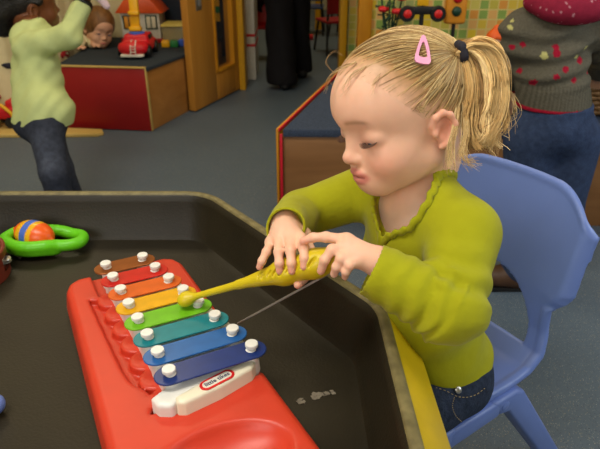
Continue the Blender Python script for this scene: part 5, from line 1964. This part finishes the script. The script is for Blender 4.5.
solid('jeans', jd, 0.005, M['denim_boy'], boy, colfn=denim_cols)['label'] = 'dark faded jeans'
for a_ in (ar_, al_):
    solid('shoe', [ell(a_ + np.array([.035, 0, -.012]), (.075, .034, .034)), cap(a_ + np.array([0, 0, -.01]), a_ + np.array([0, 0, .02]), .034, .034, .02), half((0, 0, 0.002), (0, 0, -1), .002)], 0.005, M['toy_white'], boy)
pk = solid('soft_toy', [ell(hnd + np.array([.030, -.030, .012]), (.034, .022, .026), None, .01), cap(hnd + np.array([.05, -.03, .0]), hnd + np.array([.075, -.03, -.035]), .016, .012, .012), cap(hnd + np.array([.04, -.03, .02]), hnd + np.array([.07, -.035, .06]), .02, .016, .012), ell(hnd + np.array([.08, -.035, .085]), (.03, .03, .03), None, .01)], 0.004, M['pink_cloth'])
tag(pk, 'pale pink soft toy in the raised hand of the child in green', 'soft toy')

# ------------------------------------------------------------------ small child crouching on the carpeted box
CM = euler(R(-52), R(10), R(-12))
co_ = at(99, 27.5, 3.34)
BXZ = BOXT + 0.0005
cn_ = co_ + CM @ np.array([-.05, 0, -.075])
chp = np.array([co_[0] - .085, co_[1] + .17, BXZ + .10])
cpr = head_prims(co_, CM, 1.0, fine=False) + [cap(co_ + CM @ np.array([-.03, 0, -.05]), cn_, .04, .045, .02), cap(cn_, chp, .055, .075, .03)]
ce1, cw1 = np.array([co_[0] - .125, co_[1] + .00, BXZ + .046]), np.array([co_[0] - .095, co_[1] - .12, BXZ + .028])
ce2, cw2 = np.array([co_[0] - .06, co_[1] + .03, BXZ + .046]), np.array([co_[0] - .025, co_[1] - .06, BXZ + .028])
cpr += [cap(cn_, ce1, .032, .026, .02), cap(ce1, cw1, .026, .02, .01), cap(cn_, ce2, .032, .026, .02), cap(ce2, cw2, .026, .02, .01)]
for w_ in (cw1, cw2):
    for k in range(4): cpr.append(cap(w_ + np.array([0, .0, .0]), w_ + np.array([.035, -.018 + .012 * k, -.012]), .010, .006, .006))
    cpr.append(cap(w_, w_ + np.array([.012, -.03, -.010]), .009, .006, .006))
child = solid('person', cpr, 0.0032, M['skin_mid'], None, origin=(chp[0], chp[1], BXZ))
tag(child, 'small brown haired child in cream clothes bending over on the carpeted box', 'person')
hh = [ell(co_ + CM @ np.array([-.006, 0, .026]), (.104, .084, .092), CM), ell(co_ + CM @ np.array([-.04, .0, -.03]), (.06, .078, .07), CM, .02), ell(co_ + CM @ np.array([.10, 0, -.045]), (.080, .064, .088), CM, .015, 'sub')]
solid('hair', hh, 0.004, M['hair_brown'], child)
for y in (-1, 1):
    solid('eye', [ell(co_ + CM @ np.array([.0795, y * .031, -.0165]), (.0055, .0120, .0032), CM)], 0.0015, M['eye_iris'], child)
solid('lips', [ell(co_ + CM @ np.array([.0845, 0, -.0645]), (.0075, .0175, .0070), CM)], 0.002, mat('child_lips', rgb(196, 104, 98), rough=0.5), child)
solid('top', [cap(cn_ + CM @ np.array([-.01, 0, -.02]), chp, .070, .082, .03), cap(cn_, ce1, .046, .042, .03), cap(ce1, cw1 * .8 + ce1 * .2, .040, .034, .01), cap(cn_, ce2, .045, .04, .03), cap(ce2, cw2 * .75 + ce2 * .25, .038, .032, .01),
              half((0, 0, BXZ + .004), (0, 0, -1))], 0.005, M['cream_cloth'], child, disp=lambda V: .004 * np.stack([np.sin(V[:, 2] * 90), np.sin(V[:, 0] * 80 + V[:, 2] * 40), 0 * V[:, 0]], 1))['label'] = 'cream top'
solid('trousers', [ell(chp + np.array([-.01, .03, -.01]), (.082, .085, .080)), cap(chp + np.array([.03, .04, -.045]), chp + np.array([.05, -.06, -.055]), .045, .038, .02), cap(chp + np.array([-.04, .03, -.045]), chp + np.array([-.02, -.10, -.055]), .045, .038, .02), half((0, 0, BXZ + .002), (0, 0, -1))], 0.006, M['denim'], child)

# ------------------------------------------------------------------ the walking adult in black trousers
a1, a2 = np.array([-.118, 3.86, .085]), np.array([-.005, 4.20, .085])
ah = np.array([-.085, 4.08, .92])
k1, k2 = np.array([-.135, 3.98, .50]), np.array([-.025, 4.16, .50])
an = np.array([-.085, 4.06, 1.40])
ao = np.array([-.085, 4.09, 1.58])
AM = euler(R(90), 0, 0)
apr = head_prims(ao, AM, 1.22, fine=False) + [cap(ao + np.array([0, -.02, -.06]), an, .055, .058, .02), cap(an + np.array([0, 0, -.12]), ah + np.array([0, 0, .1]), .13, .12, .05), ell(ah, (.17, .12, .13), None, .05)]
for s in (-1, 1):
    sh_ = an + np.array([s * .145, 0, -.05])
    el_ = sh_ + np.array([s * .01, .02 * s, -.28])
    wr2 = el_ + np.array([s * .0, .06 * s + .03, -.24])
    apr += [cap(an + np.array([s * .05, 0, -.03]), sh_, .055, .055, .03), cap(sh_, el_, .05, .042, .02), cap(el_, wr2, .042, .028, .01), ell(wr2 + np.array([0, .01, -.05]), (.016, .03, .045), None, .02)]
    for k in range(4): apr.append(cap(wr2 + np.array([0, -.015 + .014 * k, -.085]), wr2 + np.array([-s * .008, -.012 + .014 * k, -.145 - .008 * (k in (1, 2))]), .0085, .0065, .006))
    apr.append(cap(wr2 + np.array([0, .03, -.05]), wr2 + np.array([-s * .01, .05, -.10]), .009, .007, .008))
for h0, k0, f0 in ((ah + np.array([-.08, 0, -.04]), k1, a1), (ah + np.array([.08, 0, -.04]), k2, a2)):
    apr += [cap(h0, k0, .085, .055, .04), cap(k0, f0, .052, .036, .02)]
adult = solid('person', apr, 0.010, M['skin_mid'], None, origin=(-.08, 4.05, 0))
tag(adult, 'adult in black flared trousers walking away through the doorway', 'person')
solid('hair', [ell(ao + np.array([0, -.02, .03]), (.095, .125, .105)), ell(ao + np.array([0, -.085, -.05]), (.075, .05, .11), None, .04), ell(ao + np.array([0, .11, -.05]), (.08, .07, .1), None, .02, 'sub')], 0.010, M['hair_brown'], adult)
tr_ = [ell(ah + np.array([0, 0, .02]), (.185, .135, .15))]
for h0, k0, f0, fl in ((ah + np.array([-.08, 0, -.04]), k1, a1, .100), (ah + np.array([.08, 0, -.04]), k2, a2, .088)):
    tr_ += [cap(h0, k0, .10, .088, .05), cap(k0, f0 + np.array([0, -.005, -.03]), .088, fl, .02)]
    tr_.append(half((0, 0, .035), (0, 0, -1)))
tr_.append(half(ah + np.array([0, 0, .12]), (0, 0, 1)))
solid('trousers', tr_, 0.008, M['black_cloth'], adult, disp=lambda V: .005 * np.stack([np.sin(V[:, 2] * 18 + V[:, 1] * 30), np.sin(V[:, 0] * 42 + V[:, 2] * 8), 0 * V[:, 0]], 1))['label'] = 'black flared trousers'
solid('jumper', [cap(an + np.array([0, 0, -.12]), ah + np.array([0, 0, .08]), .15, .165, .05), cap(an + np.array([-.13, 0, -.06]), an + np.array([.13, 0, -.06]), .07, .07, .04), half(ah + np.array([0, 0, .0]), (0, 0, -1)), cap(an + np.array([0, 0, -.01]), an + np.array([0, 0, .2]), .066, .066, .01, 'sub')] +
      [q for s in (-1, 1) for q in (cap(an + np.array([s * .145, 0, -.05]), an + np.array([s * .155, .02 * s, -.33]), .058, .050, .02), cap(an + np.array([s * .155, .02 * s, -.33]), an + np.array([s * .155, .07 * s + .025, -.54]), .056, .042, .01))], 0.010, M['black_cloth'], adult)
for f0, d_ in ((a1, 0.0), (a2, 0.1)):
    solid('shoe', [ell(np.array([f0[0] + .02, f0[1] + .05, .035]), (.042, .125, .04), None, .02), ell(np.array([f0[0] + .02, f0[1] - .055, .035]), (.035, .045, .035), None, .02), cap((f0[0], f0[1], .06), (f0[0], f0[1], .11), .04, .04, .03),
                   half((0, 0, .002), (0, 0, -1), .002)], 0.006, M['black_rubber'], adult)

# ------------------------------------------------------------------ the child in the spotted cardigan, seen from behind
gY = 1.50
g_n = on_y(556, 8, gY) + np.array([0.0, 0.02, 0.0])
g_h = on_y(552, 128, gY)
g_o = g_n + np.array([-.01, .015, .125])
GM = euler(R(105), R(12), 0)
gsl, gsr = on_y(522, 32, gY + .02), on_y(598, 28, gY + .02)
gel, gwl = on_y(512, 70, gY + .10), on_y(508, 98, gY + .24)
ger, gwr = on_y(606, 54, gY + .12), on_y(600, 74, gY + .25)
ghl, ghr = on_y(530, 142, gY), on_y(574, 140, gY)
gkl, gkr = on_y(527, 212, gY), on_y(560, 212, gY)
gal, gar = np.array([.640, 1.465, .06]), np.array([.735, 1.53, .06])
gp = head_prims(g_o, GM, 1.04, fine=False) + [cap(g_o + GM @ np.array([-.03, 0, -.05]), g_n, .042, .045, .02), cap(g_n + np.array([0, 0, -.06]), g_h, .075, .08, .03), cap(gsl, gsr, .03, .03, .02),
     cap(gsl, gel, .03, .026, .02), cap(gel, gwl, .026, .02, .01), cap(gsr, ger, .03, .026, .02), cap(ger, gwr, .026, .02, .01), cap(ghl, gkl, .05, .04, .02), cap(ghr, gkr, .05, .04, .02), cap(gkl, gal, .038, .03, .01), cap(gkr, gar, .038, .03, .01)]
for w_, e_0 in ((gwl, gel), (gwr, ger)):
    dv_ = (w_ - e_0) / np.linalg.norm(w_ - e_0)
    sd_ = np.cross(dv_, [0, 0, 1.0]); sd_ /= np.linalg.norm(sd_)
    gp.append(cap(w_, w_ + dv_ * .035, .018, .020, .01))
    for k in range(4):
        b0 = w_ + dv_ * .04 + sd_ * (-.016 + .0107 * k)
        gp += [cap(b0, b0 + dv_ * .022 + np.array([0, 0, -.006]), .0065, .006, .004), cap(b0 + dv_ * .022 + np.array([0, 0, -.006]), b0 + dv_ * .034 + np.array([0, 0, -.02]), .006, .005, .002)]
    gp.append(cap(w_ + dv_ * .015, w_ + dv_ * .035 - sd_ * .03 + np.array([0, 0, -.012]), .008, .006, .005))
card = solid('person', gp, 0.005, M['skin_mid'], None, origin=(g_h[0], g_h[1], 0))
tag(card, 'child in a grey cardigan with red spots seen from behind at the bench', 'person')
solid('hair', [ell(g_o + GM @ np.array([-.014, 0, .018]), (.102, .084, .086), GM), ell(g_o + GM @ np.array([-.06, 0, -.05]), (.05, .075, .07), GM, .03), ell(g_o + GM @ np.array([.085, 0, -.04]), (.07, .075, .075), GM, .02, 'sub')], 0.005, M['hair_brown'], card)
cp = [cap(g_n + np.array([0, 0, -.07]), g_h + np.array([0, 0, .03]), .086, .092, .03), cap(gsl, gsr, .048, .048, .04), cap(gsl, gel, .050, .042, .02), cap(gel, gwl, .042, .034, .01), cap(gsr, ger, .050, .042, .02), cap(ger, gwr, .042, .034, .01),
      half(g_h + np.array([0, 0, .062]), (0.06, 0, -1)), cap(g_n + np.array([0, 0, -.01]), g_n + np.array([0, 0, .14]), .05, .05, .01, 'sub')]
spots = [(546, 60, 9, 0), (531, 78, 7, 0), (540, 87, 8, 0), (562, 50, 7, 0), (588, 64, 8, 0), (583, 60, 5, 1), (550, 59, 8, 1), (525, 26, 5, 1), (522, 33, 5, 1), (570, 72, 7, 0), (579, 83, 7, 0), (533, 50, 6, 0), (524, 54, 6, 0), (600, 78, 6, 0), (518, 52, 5, 1), (560, 79, 7, 0), (595, 52, 6, 1)]
spots[0] = (562, 56, 9, 0)


def card_cols(V):
    c = np.tile(np.array(rgb(96, 92, 80)), (len(V), 1))
    rel = (V - g_h)[:, 2]
    rib = (rel < .130) & (rel > 0)
    c[rib] *= (0.9 + 0.16 * np.sin(V[rib, 0] * 700))[:, None]
    for x, y, r_, k in spots:
        p_ = on_y(x, y, gY - .10)
        m = ((V[:, 0] - p_[0]) ** 2 + (V[:, 2] - p_[2]) ** 2 < (r_ * .40 * .0026) ** 2) & (V[:, 1] < gY + .0)
        c[m] = rgb(156, 26, 50) if k == 0 else rgb(190, 186, 120)
    c[rel < .070] = rgb(176, 30, 56)
    return c


def card_disp(V):
    d = g_h - g_n
    t = np.clip(((V - g_n) @ d) / (d @ d), 0, 1)
    q = V - (g_n + t[:, None] * d)
    q /= np.linalg.norm(q, axis=1, keepdims=True) + 1e-9
    rel = (V - g_h)[:, 2]
    m = np.clip((rel - .11) / .03, 0, 1) * np.clip((.30 - rel) / .08, 0, 1)
    return q * (m * (.006 * np.sin(V[:, 2] * 120 + 3.0 * np.sin(V[:, 0] * 14)) + .003 * np.sin(V[:, 2] * 70 - V[:, 0] * 60)))[:, None]


cg = solid('cardigan', cp, 0.0036, M['cardigan'], card, colfn=card_cols, disp=card_disp)
cg['label'] = 'grey knitted cardigan with red and yellow spots'


def hood_cols(V):
    c = np.tile(np.array(rgb(140, 34, 58)), (len(V), 1))
    for _ in range(150):
        p_ = V[RNG.integers(0, len(V))]
        c[((V - p_) ** 2).sum(1) < .0024 ** 2] = rgb(196, 140, 150)
    return c


hb = g_n + np.array([.016, -.050, .018])
solid('hood', [ell(hb, (.108, .060, .040), euler(0, 0, R(-20)), .02), ell(hb + np.array([0, -.035, -.012]), (.085, .040, .036), None, .03), ell(hb + np.array([0, .055, .045]), (.060, .062, .052), None, .01, 'sub')], 0.004, M['hood_red'], card, colfn=hood_cols)['label'] = 'red hood with pale dots lying on the back'
jl = [ell(g_h + np.array([0, .0, .005]), (.100, .092, .075)), cap(g_h + np.array([0, 0, .02]), g_h + np.array([0, 0, .07]), .090, .0885, .02), cap(ghl, gkl, .070, .058, .03), cap(ghr, gkr, .070, .058, .03), cap(gkl, gal, .058, .050, .02), cap(gkr, gar, .058, .050, .02), half(g_h + np.array([0, 0, .069]), (-.06, 0, 1)), half((0, 0, .03), (0, 0, -1))]
solid('jeans', jl, 0.005, M['denim_blue'], card)['label'] = 'dark blue jeans'
for a_ in (gal, gar):
    t_ = np.array([-.5, .0, 0]) if a_ is gal else np.array([-.4, .3, 0])
    t_ /= np.linalg.norm(t_)
    solid('shoe', [ell(a_ + t_ * .032 + np.array([0, 0, -.028]), (.085, .038, .034), np.stack([t_, np.array([-t_[1], t_[0], 0]), GU], 1)), cap(a_ + np.array([0, 0, -.02]), a_ + np.array([0, 0, .015]), .040, .040, .02), half((0, 0, .012), (0, 0, -1), .002)], 0.004, M['shoe_brown'], card)
    prism('sole', [(u, v) for u, v in stadium(.16, .074, 10)], tuple(t_), (-t_[1], t_[0], 0), (0, 0, 1), a_ * np.array([1, 1, 0]) + t_ * .032, 0.012, M['toy_black'], card, 0.002)
